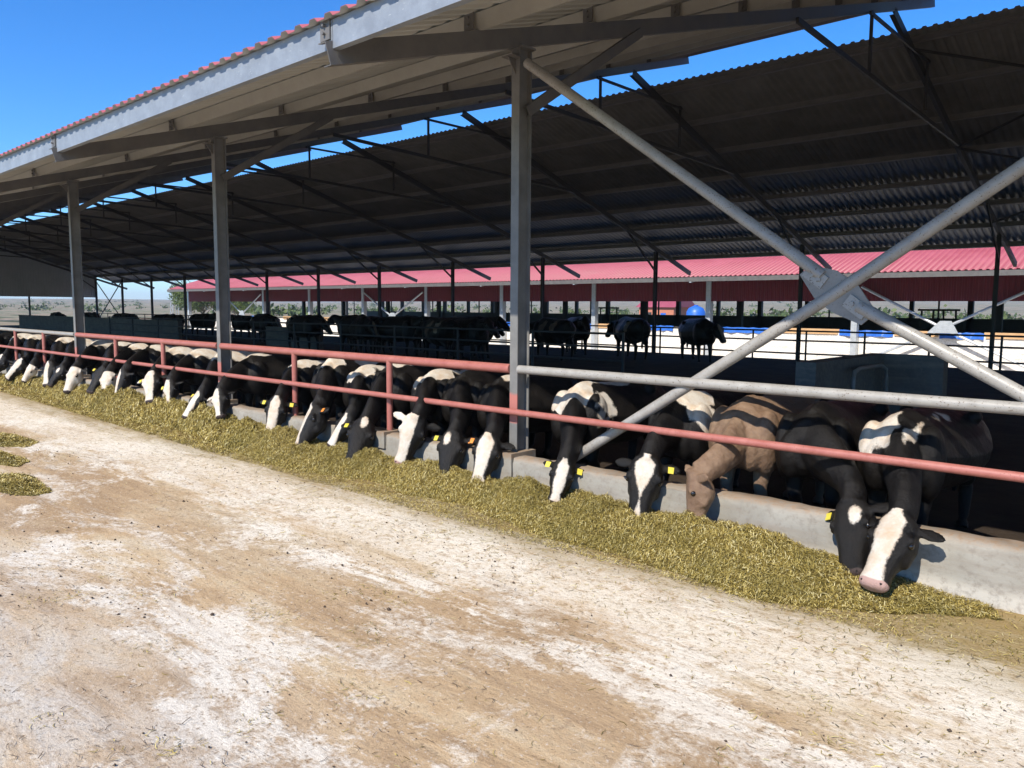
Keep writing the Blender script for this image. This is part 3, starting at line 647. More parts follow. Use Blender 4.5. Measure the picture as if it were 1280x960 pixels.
def make_cow(label, W, yaw, P, Mz, nh, face, body, mat, tags=(), size=1.0, ears=0.0, voxel=.0125, group=None, root_loc=None, standing=False, fur=0, rot=None, headscale=1.0):
    """W = x of the withers line at y=.6 ; P poll, Mz muzzle tip (world); body patches are in withers-relative coordinates"""
    O = Vector((W, .6, 0)) if root_loc is None else Vector(root_loc)
    L = lambda x, y, z: Vector((x, y, z))                    # local = world - O
    P = Vector(P)-O; Mz = Vector(Mz)-O; ty = math.tan(yaw)
    s = size; mb = MB()
    bx = lambda y: y*ty                                      # spine drift
    bl = 1.12 if standing else 1.0
    prof = [(-.36,.76,.09,.13),(-.30,.79,.155,.23),(-.20,.81,.20,.285),(-.02,.80,.225,.325),(.25,.78,.265,.325),(.55,.765,.300,.325),(.80,.785,.285,.305),(1.0,.83,.245,.265),(1.16,.875,.205,.205),(1.25,.89,.13,.13)]
    loft(mb, [ring(L(bx(y*s), y*s, z*s), AX[0], AX[2], a*s*(1.32+.10*min(1, max(0, y+.1))), b*s*bl, .95, .34) for y, z, a, b in prof])
    ell(mb, L(bx(-.05), -.05*s, 1.06*s), AX, (.055*s,.20*s,.075*s))                                   # withers ridge
    for sd in (-1, 1):
        ell(mb, L(sd*.205*s, -.14*s, .76*s), AX, (.095*s,.17*s,.28*s)); ell(mb, L(sd*.12*s, -.25*s, .72*s), AX, (.11*s,.13*s,.20*s))
        ell(mb, L(sd*.25*s+bx(.8), .82*s, 1.01*s), AX, (.06*s,.08*s,.06*s)); ell(mb, L(sd*.10*s+bx(1.15), 1.16*s, .99*s), AX, (.07*s,.08*s,.07*s))
        fo = random.uniform(-.06, .06)
        mb.path([L(sd*.155*s,-.12*s,.75*s), L(sd*.16*s,-.10*s,.58*s), L(sd*.15*s,-.13*s+fo*.3,.36*s), L(sd*.15*s,-.12*s+fo,.30*s), L(sd*.15*s,-.12*s+fo,.11*s), L(sd*.15*s,-.14*s+fo,.06*s), L(sd*.15*s,-.16*s+fo,.028)],
                [.11*s,.085*s,.055*s,.053*s,.040*s,.046*s,.054*s], 12)
        mb.path([L(sd*.16*s+bx(1),1.0*s,.80*s), L(sd*.175*s+bx(1),.93*s,.60*s), L(sd*.16*s+bx(1),1.05*s-fo,.46*s), L(sd*.15*s+bx(1.1),1.15*s-fo,.38*s), L(sd*.15*s+bx(1.1),1.12*s-fo,.12*s), L(sd*.15*s+bx(1.1),1.10*s-fo,.07*s), L(sd*.15*s+bx(1.1),1.07*s-fo,.028)],
                [.18*s,.14*s,.085*s,.058*s,.042*s,.048*s,.054*s], 12)
    mb.path([L(bx(1.22),1.22*s,1.03*s), L(bx(1.3),1.31*s,.98*s), L(bx(1.3),1.33*s,.75*s), L(bx(1.3)+.03,1.32*s,.50*s), L(bx(1.3)+.03,1.31*s,.40*s), L(bx(1.3)+.02,1.31*s,.28*s)], [.035*s,.028*s,.020*s,.022,.038*s,.016], 10)
    # head frame
    h = (Mz-P); hl = h.length; h.normalize(); nv = Vector(nh); nv = (nv-h*nv.dot(h)).normalized(); lt = h.cross(nv)
    q = hl/.47*headscale; q = max(.8, min(1.2, q)) if not standing else q
    # neck
    S0 = L(0, -.05*s, .84*s); end = P-nv*.075*q-h*.01
    if standing: c1 = S0+Vector((0,-.3,.10))*s; c2 = end+Vector((0,.22,-.10))*s
    else: c1 = S0+Vector((0,-.30,-.02))*s; c2 = end-h*.10+Vector((-lt.x*0,.16,.13))
    if fur > .005: c2 = end+Vector((.17,.15,.10)); c1 = S0+Vector((-.02,-.24,-.04))
    rg = []
    for i in range(9):
        tt = i/8; c = bez(S0, c1, c2, end, tt); tg = (bez(S0, c1, c2, end, min(1, tt+.02))-bez(S0, c1, c2, end, max(0, tt-.02))).normalized()
        lat = tg.cross(AX[2]).normalized(); 
        if lat.dot(AX[0]) < 0: lat = -lat
        w2 = max(0, (tt-.6)/.4); ll = lt if lt.dot(lat) > 0 else -lt; lat = (lat*(1-.7*w2)+ll*.7*w2).normalized()
        u = lat.cross(tg).normalized(); u = u if u.z > -.2 else -u; lat = lat
        kf = .88 if fur > .005 else 1.0; a = kf*np.interp(tt, [0,.35,.7,1], [.175,.138,.104,.088]); b = kf*np.interp(tt, [0,.3,.6,.85,1], [.28,.225,.165,.125,.10])
        rg.append(ring(c, lat, u, a*s, b*s, .95, .35))
    loft(mb, rg)
    hr = [(-.045,.045,.035,-.055),(-.02,.075,.062,-.065),(.03,.090,.088,-.085),(.09,.100,.108,-.102),(.15,.104,.116,-.110),(.20,.094,.112,-.106),(.26,.076,.096,-.090),(.33,.064,.078,-.074),(.39,.060,.066,-.066),(.43,.066,.060,-.062),(.465,.066,.055,-.062),(.485,.052,.044,-.062),(.494,.030,.028,-.062)]
    loft(mb, [ring(P+h*(t_*q)+nv*(o_*q), lt, nv, a*q*(1.34 if t_ < .3 else 1.36), b*q*1.08, .80, .05, 20) for t_, a, b, o_ in hr])
    loc_ = lambda t_, l_, n_: P+h*(t_*q)+lt*(l_*q)+nv*(n_*q)
    hax = (lt, h, nv)
    ell(mb, loc_(.40, 0, -.125), hax, (.040*q,.06*q,.022*q))                       # chin
    ell(mb, loc_(-.02, 0, -.015), hax, (.06*q,.045*q,.035*q))                      # poll
    for sd in (-1, 1):
        ell(mb, loc_(.135, sd*.116, -.030), hax, (.026*q,.040*q,.026*q))           # brow
        ell(mb, loc_(.20, sd*.10, -.13), hax, (.028*q,.085*q,.055*q))             # cheek
        ell(mb, loc_(.445, sd*.050, -.030), hax, (.022*q,.028*q,.020*q))           # nostril wing
        ed = (lt*sd*.96-h*(.05+ears*.3)-nv*(.28-ears)).normalized(); wv = (h+nv*.2-ed*(h+nv*.2).dot(ed)).normalized(); th = ed.cross(wv)
        if fur > .005:
            near_ = (lt*sd).y < 0; ed = (lt*sd*.80-nv*.55-h*.10).normalized() if near_ else (lt*sd*.50-h*.62+nv*.50).normalized()
            rf = h if near_ else nv; wv = (rf-ed*rf.dot(ed)).normalized(); th = ed.cross(wv)
        b0 = loc_(.035, sd*.085, -.072)
        rg = [ring(b0+ed*(u_*q), wv, th, a*q, b*q, 1, 0, 12) for u_, a, b in ((0,.026,.024),(.04,.030,.020),(.07,.044,.014),(.11,.050,.012),(.15,.042,.011),(.178,.024,.010),(.19,.010,.007))]
        loft(mb, rg)
    # union
    me0 = bpy.data.meshes.new('t'); me0.from_pydata(mb.v, [], mb.f); ob = bpy.data.objects.new('t', me0); COL.objects.link(ob)
    m1 = ob.modifiers.new('r', 'REMESH'); m1.mode = 'VOXEL'; m1.voxel_size = voxel; m1.use_smooth_shade = True
    m2 = ob.modifiers.new('s', 'SMOOTH'); m2.factor = .5; m2.iterations = 3 if voxel > .02 else 7
    dg = bpy.context.evaluated_depsgraph_get(); dg.update(); me = bpy.data.meshes.new_from_object(ob.evaluated_get(dg)); me.name = 'cow'
    bpy.data.objects.remove(ob); bpy.data.meshes.remove(me0)
    nvt = len(me.vertices); co = np.empty(nvt*3, np.float32); me.vertices.foreach_get('co', co); co = co.reshape(-1, 3).astype(float)
    if fur:
        no = np.empty(nvt*3, np.float32); me.vertices.foreach_get('normal', no); no = no.reshape(-1, 3)
        dsp = (vnoise(co[:,0]*1.0+co[:,2]*.31, co[:,1]+co[:,2]*1.1, 55.)+vnoise(co[:,0]*-.4+co[:,2]*.9, co[:,1]-co[:,2]*.3, 41., 7)-1)*fur*.5; co = co+no*dsp[:, None]; me.vertices.foreach_set('co', co.astype(np.float32).ravel())
    rel = co-np.array(P); T = rel@np.array(h)/q; LL = rel@np.array(lt)/q; NN = rel@np.array(nv)/q
    hm = (T > -.05) & (T < .56) & (np.abs(LL) < .30) & (NN > -.26) & (NN < .08)
    hm &= ~((T < .02) & (NN < -.14))
    wv_ = np.full(nvt, -.2); x_ = co[:,0]-(co[:,1])*ty
    pert = .16*(vnoise(co[:,0]*1.3+co[:,2]*.8+W*3, co[:,1]+co[:,2]*.9, 5.5)-.5)+.07*(vnoise(co[:,0]+co[:,2]+W*5, co[:,1]-co[:,2]*.6, 14.)-.5)
    for (cx, cy, cz, rx, ry, rz) in body:
        d = np.sqrt(((x_/s/1.28-cx)/rx)**2+((co[:,1]/s-cy)/ry)**2+((co[:,2]/s-cz)/rz)**2); wv_ = np.maximum(wv_, (1-d)*min(rx, ry, rz)*1.6+pert)
    fv = np.full(nvt, -.2); side = np.abs(LL)
    if face[0] == 'blaze':          # ('blaze', top width, mid width, low width, offset)
        _, w0, w1, w2, off = face; wd = np.interp(T, [-.03,.03,.12,.25,.36,.44,.5], [w0*.4,w0,w0*1.05,w1,w2,w2*1.3,w2*1.2])
        fv = np.minimum(wd*1.2-np.abs(LL-off), (NN+.10)*.8)
    elif face[0] == 'star': fv = .035-np.hypot(LL-face[2], (T-face[1])*.6); fv = np.where(NN > -.06, fv, -.2)
    elif face[0] == 'half':         # ('half', sign) one half of the face white
        fv = np.minimum(face[1]*LL+face[2], .2)
    elif face[0] == 'white': fv = np.where(side > .145, -.2, .2); fv = np.minimum(fv, .10-(np.hypot((T-.14), (NN+.06))*0)); fv = np.minimum(fv, (T+.0)*2+.02)
    elif face[0] == 'tri': wd = np.interp(T, [-.02,.03,.10,.22,.30,.36,.44], [.02,.065,.060,.018,.0,.010,.022]); fv = np.minimum(wd*1.2-np.abs(LL-face[1]), (NN+.07))
    if face[0] in ('blaze','tri','star') : fv = np.where(side > .15, -.2, fv)
    wv_ = np.where(hm, fv, wv_)
    nose = np.where(hm & (T > .435) & (NN > -.115), 1., 0.); pit = np.zeros(nvt)
    for sd in (-1, 1): pit = np.maximum(pit, np.where(np.hypot(np.hypot((LL-sd*.054), (T-.462)*1.1), (NN+.028)*.8) < .0135, 1., 0.))
    nose = np.where(hm, np.clip((T-.43+(vnoise(LL, NN, 30.)-.5)*.010)*30, 0, 1)*np.clip((NN+.125)*30, 0, 1), 0)
    for nm, arr in (('white', wv_), ('nose', nose), ('pit', pit)):
        at = me.attributes.new(nm, 'FLOAT', 'POINT'); at.data.foreach_set('value', arr.astype(np.float32))
    me.materials.clear(); me.materials.append(mat); me.shade_smooth(); me.update()
    o = bpy.data.objects.new('cow', me); COL.objects.link(o); o.location = O
    tag(o, label, 'cow', group)
    for sd in (-1, 1):
        e = MB(); ell(e, (0,0,0), hax, (.020*q,.024*q,.024*q), 10); e.build('eye', M['eye'], o, smooth=True, loc=loc_(.158, sd*.123, -.050))
    for sd, cn in tags:
        ed = (lt*sd*.96-h*(.05+ears*.3)-nv*(.28-ears)).normalized(); wv2 = (h+nv*.2-ed*(h+nv*.2).dot(ed)).normalized(); th = ed.cross(wv2); th = th if th.dot(nv) > 0 else -th
        c = loc_(.035, sd*.085, -.072)+ed*(.10*q)+th*.018*q+wv2*.012
        e = MB(); A_ = ed*.025; B_ = wv2*.029; t2 = th*.003
        e.add([-A_-B_*.9-t2, A_-B_*.9-t2, A_*.9+B_-t2, -A_*.9+B_-t2, -A_-B_*.9+t2, A_-B_*.9+t2, A_*.9+B_+t2, -A_*.9+B_+t2], [(3,2,1,0),(4,5,6,7),(0,1,5,4),(1,2,6,5),(2,3,7,6),(3,0,4,7)])
        e.build('ear_tag', M['tag_'+cn], o, loc=c)
    return o
N0 = (0.05,-1,.45)
G = 'cows feeding in a row through the fence'
Lf = +1   # image-left ear
SPEC = [
 ('black cow with broad white blaze and pink nose, rightmost in the feeding row', 3.40, .02, (3.61,-.32,.53), (3.57,-.66,.175), (-.10,-1,.75), ('blaze',.062,.050,.045,.008), [(-.10,-.24,.99,.13,.17,.18),(.10,-.12,1.02,.03,.22,.06)], 'P', (), 1.0, -.02),
 ('black-backed cow with yellow tag, head tucked against the rightmost white-blazed cow', 2.76, -.06, (3.25,-.20,.53), (3.36,-.46,.13), (-.35,-1,.5), ('star',.10,-.06), [], 0, ((Lf,'yellow'),), 1.0, 0),
 ('brown curly-coated cow with its head turned left, the only brown one', 2.17, .04, (2.07,-.29,.565), (2.12,-.36,.15), (-1,-.50,.05), ('none',), [], 'B', (), 1.0, .1),
 ('black cow with white forehead triangle and white shoulder patch, left of the brown cow', 1.56, .05, (1.66,-.25,.62), (1.69,-.43,.15), (.45,-1,.45), ('tri',.0), [(.04,.02,1.12,.12,.30,.14),(.17,-.14,.90,.07,.12,.28)], 1, ((-Lf,'yellow'),), 1.0, -.05),
 ('white-shouldered cow with wide white blaze and two yellow tags, right of the nearest column', .42, -.04, (.80,-.25,.475), (.82,-.42,.14), (.62,-1,.42), ('blaze',.052,.058,.036,-.005), [(-.04,-.22,.98,.22,.20,.28),(.17,-.05,.86,.10,.22,.30),(.0,.35,1.1,.09,.5,.1)], 2, ((Lf,'yellow'),(-Lf,'yellow')), 1.0, -.08),
 ('black cow with wide white blaze and orange tag, just left of the nearest column', -.62, .03, (-.16,-.25,.59), (-.13,-.44,.15), (.45,-1,.42), ('blaze',.060,.055,.045,.006), [(-.02,-.0,1.12,.14,.2,.10)], 0, ((Lf,'orange'),), 1.0, -.1),
 ('black cow with small white forehead spot and orange tag, second left of the nearest column', -1.18, .0, (-.68,-.25,.57), (-.60,-.46,.14), (.45,-1,.42), ('star',.06,.03), [], 1, ((-Lf,'orange'),(Lf,'yellow')), 1.02, 0),
 ('cow with half-white half-black face and pink nose beside the red rail post', -1.74, -.03, (-1.25,-.25,.66), (-1.34,-.38,.17), (.75,-1,.3), ('half',1,.030), [(-.03,-.12,1.04,.19,.24,.20),(.1,.4,1.08,.10,.3,.1)], 'P', (), 1.0, -.02),
 ('black-faced cow with small white poll mark, head held apart left of the red rail post', -2.50, .02, (-2.15,-.26,.55), (-2.00,-.55,.14), (.75,-1,.4), ('star',.02,-.02), [(.0,.3,1.12,.05,.4,.08)], 2, ((Lf,'yellow'),), 1.03, 0),
 ('cow with white shoulders whose muzzle rests on the kerb behind the black-faced cow', -3.10, .0, (-2.62,-.16,.55), (-2.70,-.36,.20), (.2,-1,.3), ('blaze',.03,.04,.05,0), [(-.02,-.1,1.02,.17,.3,.2)], 0, (), .98, 0),
 ('long-necked black cow with white blaze reaching diagonally down to the silage', -3.78, -.10, (-3.20,-.26,.62), (-3.14,-.55,.17), (-.35,-1,.4), ('blaze',.06,.055,.045,.02), [(-.0,-.16,1.04,.17,.2,.16),(.1,.3,1.05,.15,.25,.12)], 1, ((-Lf,'orange'),), 1.05, 0),
 ('small cow with narrow white face and yellow tags near the second column', -4.62, .04, (-4.04,-.25,.64), (-3.96,-.42,.20), (.75,-1,.35), ('blaze',.05,.055,.05,.0), [(0,0,1.06,.14,.35,.14)], 2, ((Lf,'yellow'),(-Lf,'yellow')), .97, 0),
]
def pm(m): return COAT_PINK if m == 'P' else COAT_BROWN if m == 'B' else COATS[m]
for i, (lab, W_, yw, P_, M_, nh, face, body, mt, tg, sz_, ea) in enumerate(SPEC):
    make_cow(lab, W_, yw, P_, M_, nh, face, body, pm(mt), tg, sz_, ea, voxel=.0115 if i < 5 else .0135, group=G, fur=.009 if mt == 'B' else .002)
FAR = [  # withers x, poll, muzzle, face, body patches, label
 (-5.90,(-5.53,-.25,.62),(-5.48,-.42,.25),('half',1,.02),[(0,0,1.1,.1,.25,.1)],'cow with half-white half-black face, just right of the second column base'),
 (-6.85,(-6.42,-.25,.57),(-6.32,-.42,.20),('blaze',.05,.06,.05,0),[(0,.0,1.05,.16,.5,.16)],'black-headed cow with broad white blaze, first left of the second column'),
 (-7.75,(-7.15,-.25,.66),(-7.12,-.42,.27),('half',1,.04),[(0,.1,1.04,.20,.6,.16)],'cow with left half of its face white, second left of the second column'),
 (-8.60,(-7.92,-.25,.70),(-7.82,-.42,.30),('half',1,.05),[(.0,.1,1.04,.2,.5,.17)],'mostly white-faced cow, third left of the second column'),
 (-9.55,(-8.93,-.25,.74),(-8.90,-.44,.32),('blaze',.04,.035,.04,.02),[(0,.1,1.0,.14,.3,.2)],'black cow with narrow white blaze near the red rail post left of the second column'),
 (-10.3,(-9.65,-.25,.62),(-9.55,-.42,.28),('white',),[(.0,-.1,1.04,.15,.2,.14)],'small cow with its whole face white, between two black-headed cows'),
 (-11.2,(-10.2,-.25,.70),(-10.1,-.42,.30),('none',),[(0,0,1.06,.16,.25,.12)],'all-black-headed cow right of the third column'),
 (-12.2,(-11.3,-.25,.60),(-11.3,-.46,.18),('white',),[(0,.0,1.02,.2,.4,.17)],'white-faced cow directly below the third column'),
 (-13.4,(-12.3,-.25,.64),(-12.25,-.44,.22),('star',.1,0),[(0,.2,1.05,.2,.4,.14)],'black cow with white back, first left of the third column'),
 (-14.3,(-12.9,-.25,.60),(-12.8,-.44,.18),('blaze',.03,.04,.05,.03),[(0,.0,1.04,.2,.3,.15)],'cow with thin white stripe on its nose, second left of the third column'),
 (-15.3,(-13.9,-.25,.62),(-14.0,-.44,.18),('white',),[],'white-faced cow, third left of the third column'),
 (-16.3,(-15.0,-.25,.62),(-15.2,-.44,.18),('blaze',.05,.05,.04,0),[(0,0,1.06,.2,.4,.15)],'cow with white blaze, last but one at the left end of the row'),
 (-17.4,(-16.2,-.25,.62),(-16.3,-.44,.18),('half',1,.0),[(0,0,1.06,.2,.4,.15)],'leftmost cow of the feeding row, at the frame edge'),
 (-18.6,(-17.8,-.25,.62),(-17.8,-.44,.18),('none',),[],'black cow behind the leftmost cow of the feeding row'),
]
for i, (W_, P_, M_, face, body, lab) in enumerate(FAR):
    P_ = (P_[0]+random.uniform(-.10,.10), P_[1]+random.uniform(-.05,.05), P_[2]+random.uniform(-.06,.05)); M_ = (M_[0]+random.uniform(-.05,.12), M_[1]+random.uniform(-.06,.08), M_[2]+random.uniform(-.02,.05))
    make_cow(lab, W_, random.uniform(-.10,.10), P_, M_, ((.75,.3,.5,.9,.15,.6)[i % 6],-1,.38), face, body, COATS[i % 3], ((Lf,'yellow'),) if i in (1,2,3,4,6) else (), 1.0, 0, voxel=.018, group=G)

# standing cattle in the shade: two poses built once, then copied
def standing_pair():
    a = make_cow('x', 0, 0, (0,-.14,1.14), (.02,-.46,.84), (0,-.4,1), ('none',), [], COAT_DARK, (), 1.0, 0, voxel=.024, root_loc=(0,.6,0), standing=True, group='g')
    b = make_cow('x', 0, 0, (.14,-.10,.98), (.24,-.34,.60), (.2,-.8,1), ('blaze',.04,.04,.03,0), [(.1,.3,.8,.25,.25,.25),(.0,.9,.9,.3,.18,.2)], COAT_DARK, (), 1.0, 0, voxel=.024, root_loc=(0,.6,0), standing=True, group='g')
    return a, b
pa, pb = standing_pair()
GS = 'dark cattle standing inside the shaded barn'
HERD = [(i % 2, x, y, R(a), 1.28, 'black cow in the shaded herd left of the nearest column, '+w) for i, (x, y, a, w) in enumerate([(-13.2,12.6,70,'front right corner'),(-15.0,12.4,250,'second in the front rank'),(-16.9,12.8,95,'third in the front rank'),(-18.8,12.3,60,'fourth in the front rank'),(-20.6,12.9,280,'fifth in the front rank'),(-22.6,12.4,85,'front left corner'),(-23.6,15.4,75,'back left corner'),(-13.0,16.0,250,'back right corner')])]
HERD += [(i % 2, x, y, R(a), 1.2, 'black cow in deep shade, '+w) for i, (x, y, a, w) in enumerate([(-28.6,15.8,260,'just left of the short low wall'),(-30.6,15.0,80,'second left of the short low wall'),(-38.0,15.6,95,'just right of the long low wall')])]
STAND = [ # pose, x, y, rot, scale, label
 (0,-13.3,18.4,R(50),1.3,'black cow standing against the pale wall, just right of the nearest column'),
 (1,-11.3,18.6,R(235),1.32,'black cow standing against the pale wall, second right of the nearest column'),
 (1,-8.0,18.4,R(48),1.32,'lone black cow with hanging tail against the pale wall, left of the tube cross'),
 (0,-14.4,14.0,R(95),1.3,'dark cow with faint pale patches in the shade, first left of the nearest column'),
 (1,-15.6,15.0,R(75),1.3,'dark cow with faint pale patches in the shade, second left of the nearest column'),
 (0,-17.6,14.2,R(280),1.28,'dark cow standing in the shade, third left of the nearest column'),
 (1,-19.4,15.2,R(100),1.28,'dark cow standing in the shade, fourth left of the nearest column'),
 (0,-21.4,14.6,R(260),1.25,'dark cow standing in the shade, last of the group left of the nearest column'),
 (1,-17.0,16.5,R(90),1.3,'black cow behind the shaded group left of the nearest column'),
 (0,-26.0,14.6,R(85),1.25,'single dark cow standing behind the short low inner wall'),
 (1,-33.0,16.5,R(80),1.25,'dark cow low in the shade just left of the second column'),
 (0,-35.5,16.2,R(270),1.15,'dark cow second left of the second column in the deep shade'),
] + [(i % 2, -39.2-2.15*i, 14.3+(i % 3)*.7, R([85,265,95][i % 3]), 1.12, f'black cow behind the low inner wall, {w} from the right end of that wall') for i, w in enumerate(['first','second','third','fourth','fifth','sixth','seventh','eighth','ninth','tenth'])] + HERD
first = {0: True, 1: True}
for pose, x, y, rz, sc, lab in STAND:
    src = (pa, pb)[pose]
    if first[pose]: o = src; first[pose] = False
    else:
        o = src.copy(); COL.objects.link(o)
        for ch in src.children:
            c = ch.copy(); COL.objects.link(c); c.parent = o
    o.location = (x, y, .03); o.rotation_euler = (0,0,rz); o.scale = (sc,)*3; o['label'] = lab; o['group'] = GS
# ------------------------------------------------------------------ silage
def feed_h(x, y):
    x = np.asarray(x, float); y = np.asarray(y, float)
    hmax = np.interp(x, [-30,-16,-12,-9,-6,-3,-1,1,2.5,3.3,3.9,4.5], [.22,.22,.25,.33,.30,.20,.19,.20,.20,.12,.02,.0])
    wdt = np.interp(x, [-30,-14,-9,-5,-2,1,3,3.6,4.1,4.4], [.36,.40,.47,.60,.72,.78,.74,.55,.25,.2]) + .34*(vnoise(x, x*0, .62)-.5)+.10*(vnoise(x, x*0, 2.6)-.5)+.05*(vnoise(x, x*0, 7)-.5)
    d = (-.10-y)/wdt                               # 0 at kerb .. 1 at the outer edge
    prof = np.interp(d, [-.3,0,.2,.45,.7,.9,1,1.08], [.6,.68,.9,1,.72,.3,.06,0])
    n = .60+.80*vnoise(x, y, 2.2)+.42*(vnoise(x, y, 6.)-.5)+.30*(vnoise(x, y, 15., 3)-.5)+.14*(vnoise(x, y, 33., 5)-.5)
    return np.clip(hmax*prof*n, 0, None)
def feed_mats():
    t = NT('silage_mass'); v = t.mp(); a = t.noise(v, 60, 4, .8); b = t.noise(v, 5, 5, .6)
    c = t.mix(t.ramp(a, [(.35,0),(.65,1)]), (.09,.062,.016), (.26,.195,.05)); c = t.mix(t.ramp(b, [(.45,0),(.7,.5)]), c, (.08,.08,.02))
    t.col(c); t.rm(.9, 0, .2); t.bump(a, 1, .02); M['feed_base'] = t.m
    t = NT('silage_chips'); g = t.n.new('ShaderNodeNewGeometry'); b = t.noise(t.mp(), 2.2, 4, .6)
    c = t.ramp(g.outputs['Random Per Island'], [(0,(.06,.038,.011)),(.22,(.16,.115,.024)),(.45,(.30,.22,.046)),(.68,(.44,.34,.09)),(.86,(.57,.47,.18)),(.97,(.70,.62,.34))])
    c = t.mix(t.ramp(b, [(.45,0),(.65,.55)]), c, (.15,.125,.028), 'MIX'); t.col(c); t.rm(.7, 0, .3); M['chips'] = t.m
feed_mats()
def feed():
    root = empty('silage_pile'); tag(root, 'long heap of chopped yellow-green silage along the kerb', 'silage', kind='stuff')
    xs = np.concatenate([np.linspace(-30, -14, 200), np.linspace(-13.95, 4.6, 620)]); ys = np.linspace(-1.1, -.08, 60)
    X, Y = np.meshgrid(xs, ys); Z = feed_h(X, Y)-.006
    V = np.stack([X, Y, Z], -1).reshape(-1, 3); nx = len(xs); i = np.arange(len(ys)-1)[:, None]*nx+np.arange(nx-1)[None]
    F = np.stack([i, i+1, i+nx+1, i+nx], -1).reshape(-1, 4); keep = Z.reshape(-1)[F].max(1) > .002; F = F[keep]
    o = qmesh('heap', V, F, M['feed_base'], root); o.data.shade_smooth()
    # chips: denser near the camera
    def chips(N, xr, L, W, name, pw=1.0):
        u = rng.random(N)**pw; x = xr[1]-(xr[1]-xr[0])*u; wd = np.interp(x, [-14,-5,1,4,5], [.75,.95,1.02,.95,.8]); y = -.09-wd*rng.random(N)
        hh = feed_h(x, y); ok = (hh > .008) | (rng.random(N) < .35*np.clip(4.25-x, .12, 1)); x, y, hh = x[ok], y[ok], hh[ok]; n = len(x)
        ln = rng.uniform(*L, n); wi = rng.uniform(*W, n); a = rng.uniform(0, 2*np.pi, n); tilt = rng.normal(0, .55, n)
        e = .02; gx = (feed_h(x+e, y)-hh)/e; gy = (feed_h(x, y+e)-hh)/e
        dx = np.cos(a); dy = np.sin(a); dz = np.clip(gx*dx+gy*dy, -1.2, 1.2)+tilt
        D = np.stack([dx, dy, dz], -1); D /= np.linalg.norm(D, axis=1)[:, None]
        Wv = np.stack([-dy, dx, rng.normal(0, .5, n)], -1); Wv /= np.linalg.norm(Wv, axis=1)[:, None]
        C = np.stack([x, y, hh+rng.uniform(-.002, .022, n)], -1)
        A = D*ln[:, None]/2; B = Wv*wi[:, None]/2
        V = np.stack([C-A-B, C+A-B*.6, C+A+B*.6, C-A+B], 1).reshape(-1, 3); F = np.arange(4*n).reshape(-1, 4)
        qmesh(name, V, F, M['chips'], root)
    chips(210000, (-4, 4.9), (.009,.042), (.0018,.0048), 'silage_chips', 1.0)
    chips(90000, (-14, -4), (.025,.07), (.004,.010), 'silage_chips')
    chips(25000, (-30, -14), (.05,.11), (.010,.02), 'silage_chips')
feed()

def loose(name, label, N, xr, yr, L, W, mat, dens=None, up_=.004, kind='stuff', cat='straw'):
    x = rng.uniform(*xr, N); y = rng.uniform(*yr, N)
    if dens is not None: ok = rng.random(N) < dens(x, y); x, y = x[ok], y[ok]
    n = len(x); a = rng.uniform(0, 2*np.pi, n); ln = rng.uniform(*L, n); wi = rng.uniform(*W, n)
    z = .012*(vnoise(x, y, 1.3)-.5)+.006*(vnoise(x, y, 5.)-.5)+up_+rng.uniform(0, .005, n)
    D = np.stack([np.cos(a), np.sin(a), rng.normal(0, .12, n)], -1); Wv = np.stack([-np.sin(a), np.cos(a), rng.normal(0, .3, n)], -1); C = np.stack([x, y, z], -1)
    A = D*ln[:, None]/2; B = Wv*wi[:, None]/2; Bd = np.stack([-np.sin(a), np.cos(a), 0*a], -1)*(ln*rng.normal(0,.15,n))[:, None]
    V = np.stack([C-A-B, C-B+Bd, C+A-B, C+A+B*.3, C+B+Bd, C-A+B], 1).reshape(-1, 3); k = np.arange(n)[:, None]*6
    F = np.concatenate([k+np.array([[0,1,4,5]]), k+np.array([[1,2,3,4]])]); o = qmesh(name, V, F, mat); tag(o, label, cat, kind=kind)
def clump(x, y):
    c = vnoise(x, y, 1.6, 5)*vnoise(x, y, .45, 9); edge = np.exp(-np.clip(-1.0-y, 0, None)/.55)
    c2 = vnoise(x, y, 4.5, 21)*vnoise(x, y, .7, 31); return np.clip((c-.32)*2.6, 0.03, 1)*.45 + np.clip((c2-.50)*7, 0, 1)*.8 + edge*.6
loose('loose_straw', 'bits of dropped silage and straw scattered over the dusty concrete', 90000, (-12, 5.2), (-5.6, -.6), (.012,.05), (.0018,.004), M['chips'], clump)
M['dung'] = metal_paint('dark_crumbs', (.05,.032,.02), (.11,.075,.05), .9, 0, 20)
loose('dark_stalks', 'dark dry stalks scattered over the concrete in the foreground', 11000, (-9, 5.2), (-5.4, -.8), (.012,.06), (.0015,.0035), M['dung'], lambda x, y: .08+np.clip(vnoise(x, y, 1.3, 3)*1.9-.8, 0, .9))
def crumbs():
    N = 9000; x = rng.uniform(-8, 5, N); y = rng.uniform(-5.3, -.8, N); ok = rng.random(N) < np.clip(vnoise(x, y, .9, 12)*1.6-.5, .05, 1); x, y = x[ok], y[ok]; n = len(x)
    s = rng.exponential(.0024, n)+.0015; s = np.clip(s, 0, .017); b = np.array([(1,0,0),(-1,0,0),(0,1,0),(0,-1,0),(0,0,.8),(0,0,-.5)])
    J = rng.uniform(.6, 1.3, (n, 6, 1)); V = b[None]*J*s[:, None, None]+np.stack([x, y, .012*(vnoise(x, y, 1.3)-.5)+.003+s*.3], -1)[:, None]
    T = np.array([(0,2,4),(2,1,4),(1,3,4),(3,0,4),(2,0,5),(1,2,5),(3,1,5),(0,3,5)]); F = (np.arange(n)[:, None, None]*6+T[None]).reshape(-1, 3)
    o = qmesh('dirt_crumbs', V.reshape(-1, 3), F, M['dung']); tag(o, 'dark crumbs of dirt and dung scattered over the concrete', 'dirt', kind='stuff')
crumbs()
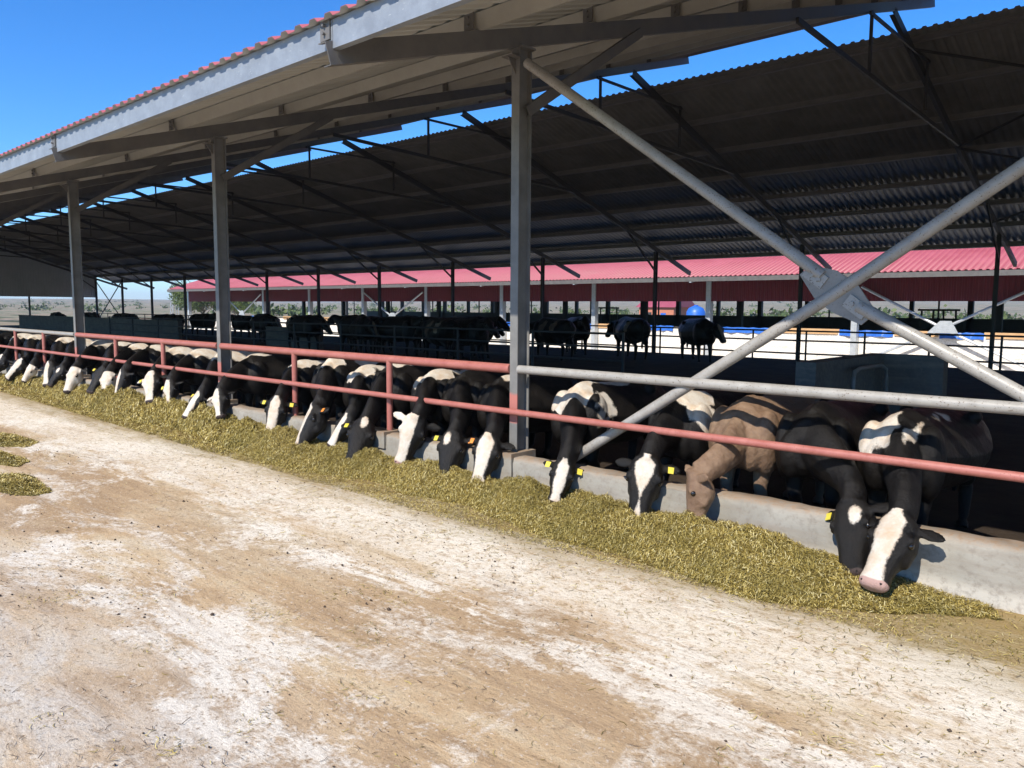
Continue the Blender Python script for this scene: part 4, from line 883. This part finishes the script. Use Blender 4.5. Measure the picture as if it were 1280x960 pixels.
def small_heap(cx, cy, rx, ry, h, label, seed):
    r2 = np.random.default_rng(seed); root = empty('silage_clump', (cx, cy, 0)); tag(root, label, 'silage', 'small silage clumps on the left')
    gx = np.linspace(-1, 1, 30); X, Y = np.meshgrid(gx, gx); d = np.hypot(X, Y); rn = lambda x, y: .45+.9*vnoise(np.cos(np.arctan2(y, x))*1.6, np.sin(np.arctan2(y, x))*1.6, 1, seed*3+2); H = lambda x, y: np.clip(1-(np.hypot(x, y)/rn(x, y))**1.3, 0, 1)*h*(.3+1.3*vnoise(x*3.5, y*3.5, 1, seed))
    V = np.stack([X*rx, Y*ry, H(X, Y)-.004+.002], -1).reshape(-1, 3); i = np.arange(29)[:, None]*30+np.arange(29)[None]; F = np.stack([i, i+1, i+31, i+30], -1).reshape(-1, 4); F = F[(H(X, Y).reshape(-1)[F] > .002).any(1)]
    qmesh('heap', V, F, M['feed_base'], root)
    n = 9000; a = r2.uniform(0, 2*np.pi, n); q = np.sqrt(r2.random(n))*1.25; x = np.cos(a)*q; y = np.sin(a)*q; q *= rn(x, y); x = np.cos(a)*q; y = np.sin(a)*q; hh = H(x, y); b = r2.uniform(0, 2*np.pi, n); ln = r2.uniform(.02,.06,n); wi = r2.uniform(.003,.007,n)
    D = np.stack([np.cos(b), np.sin(b), r2.normal(0,.35,n)], -1)*ln[:, None]/2; W = np.stack([-np.sin(b), np.cos(b), r2.normal(0,.4,n)], -1)*wi[:, None]/2; C = np.stack([x*rx, y*ry, hh+.005], -1)
    qmesh('silage_chips', np.stack([C-D-W, C+D-W, C+D+W, C-D+W], 1).reshape(-1, 3), np.arange(4*n).reshape(-1, 4), M['chips'], root)
small_heap(-4.0, -3.25, .50, .17, .055, 'flat clump of silage on the concrete at the left edge, nearest of three', 1)
small_heap(-5.6, -2.95, .62, .18, .05, 'flat clump of silage on the concrete at the left edge, middle one of three', 2)
small_heap(-7.4, -2.55, .75, .2, .05, 'flat clump of silage on the concrete at the left edge, farthest of three', 3)
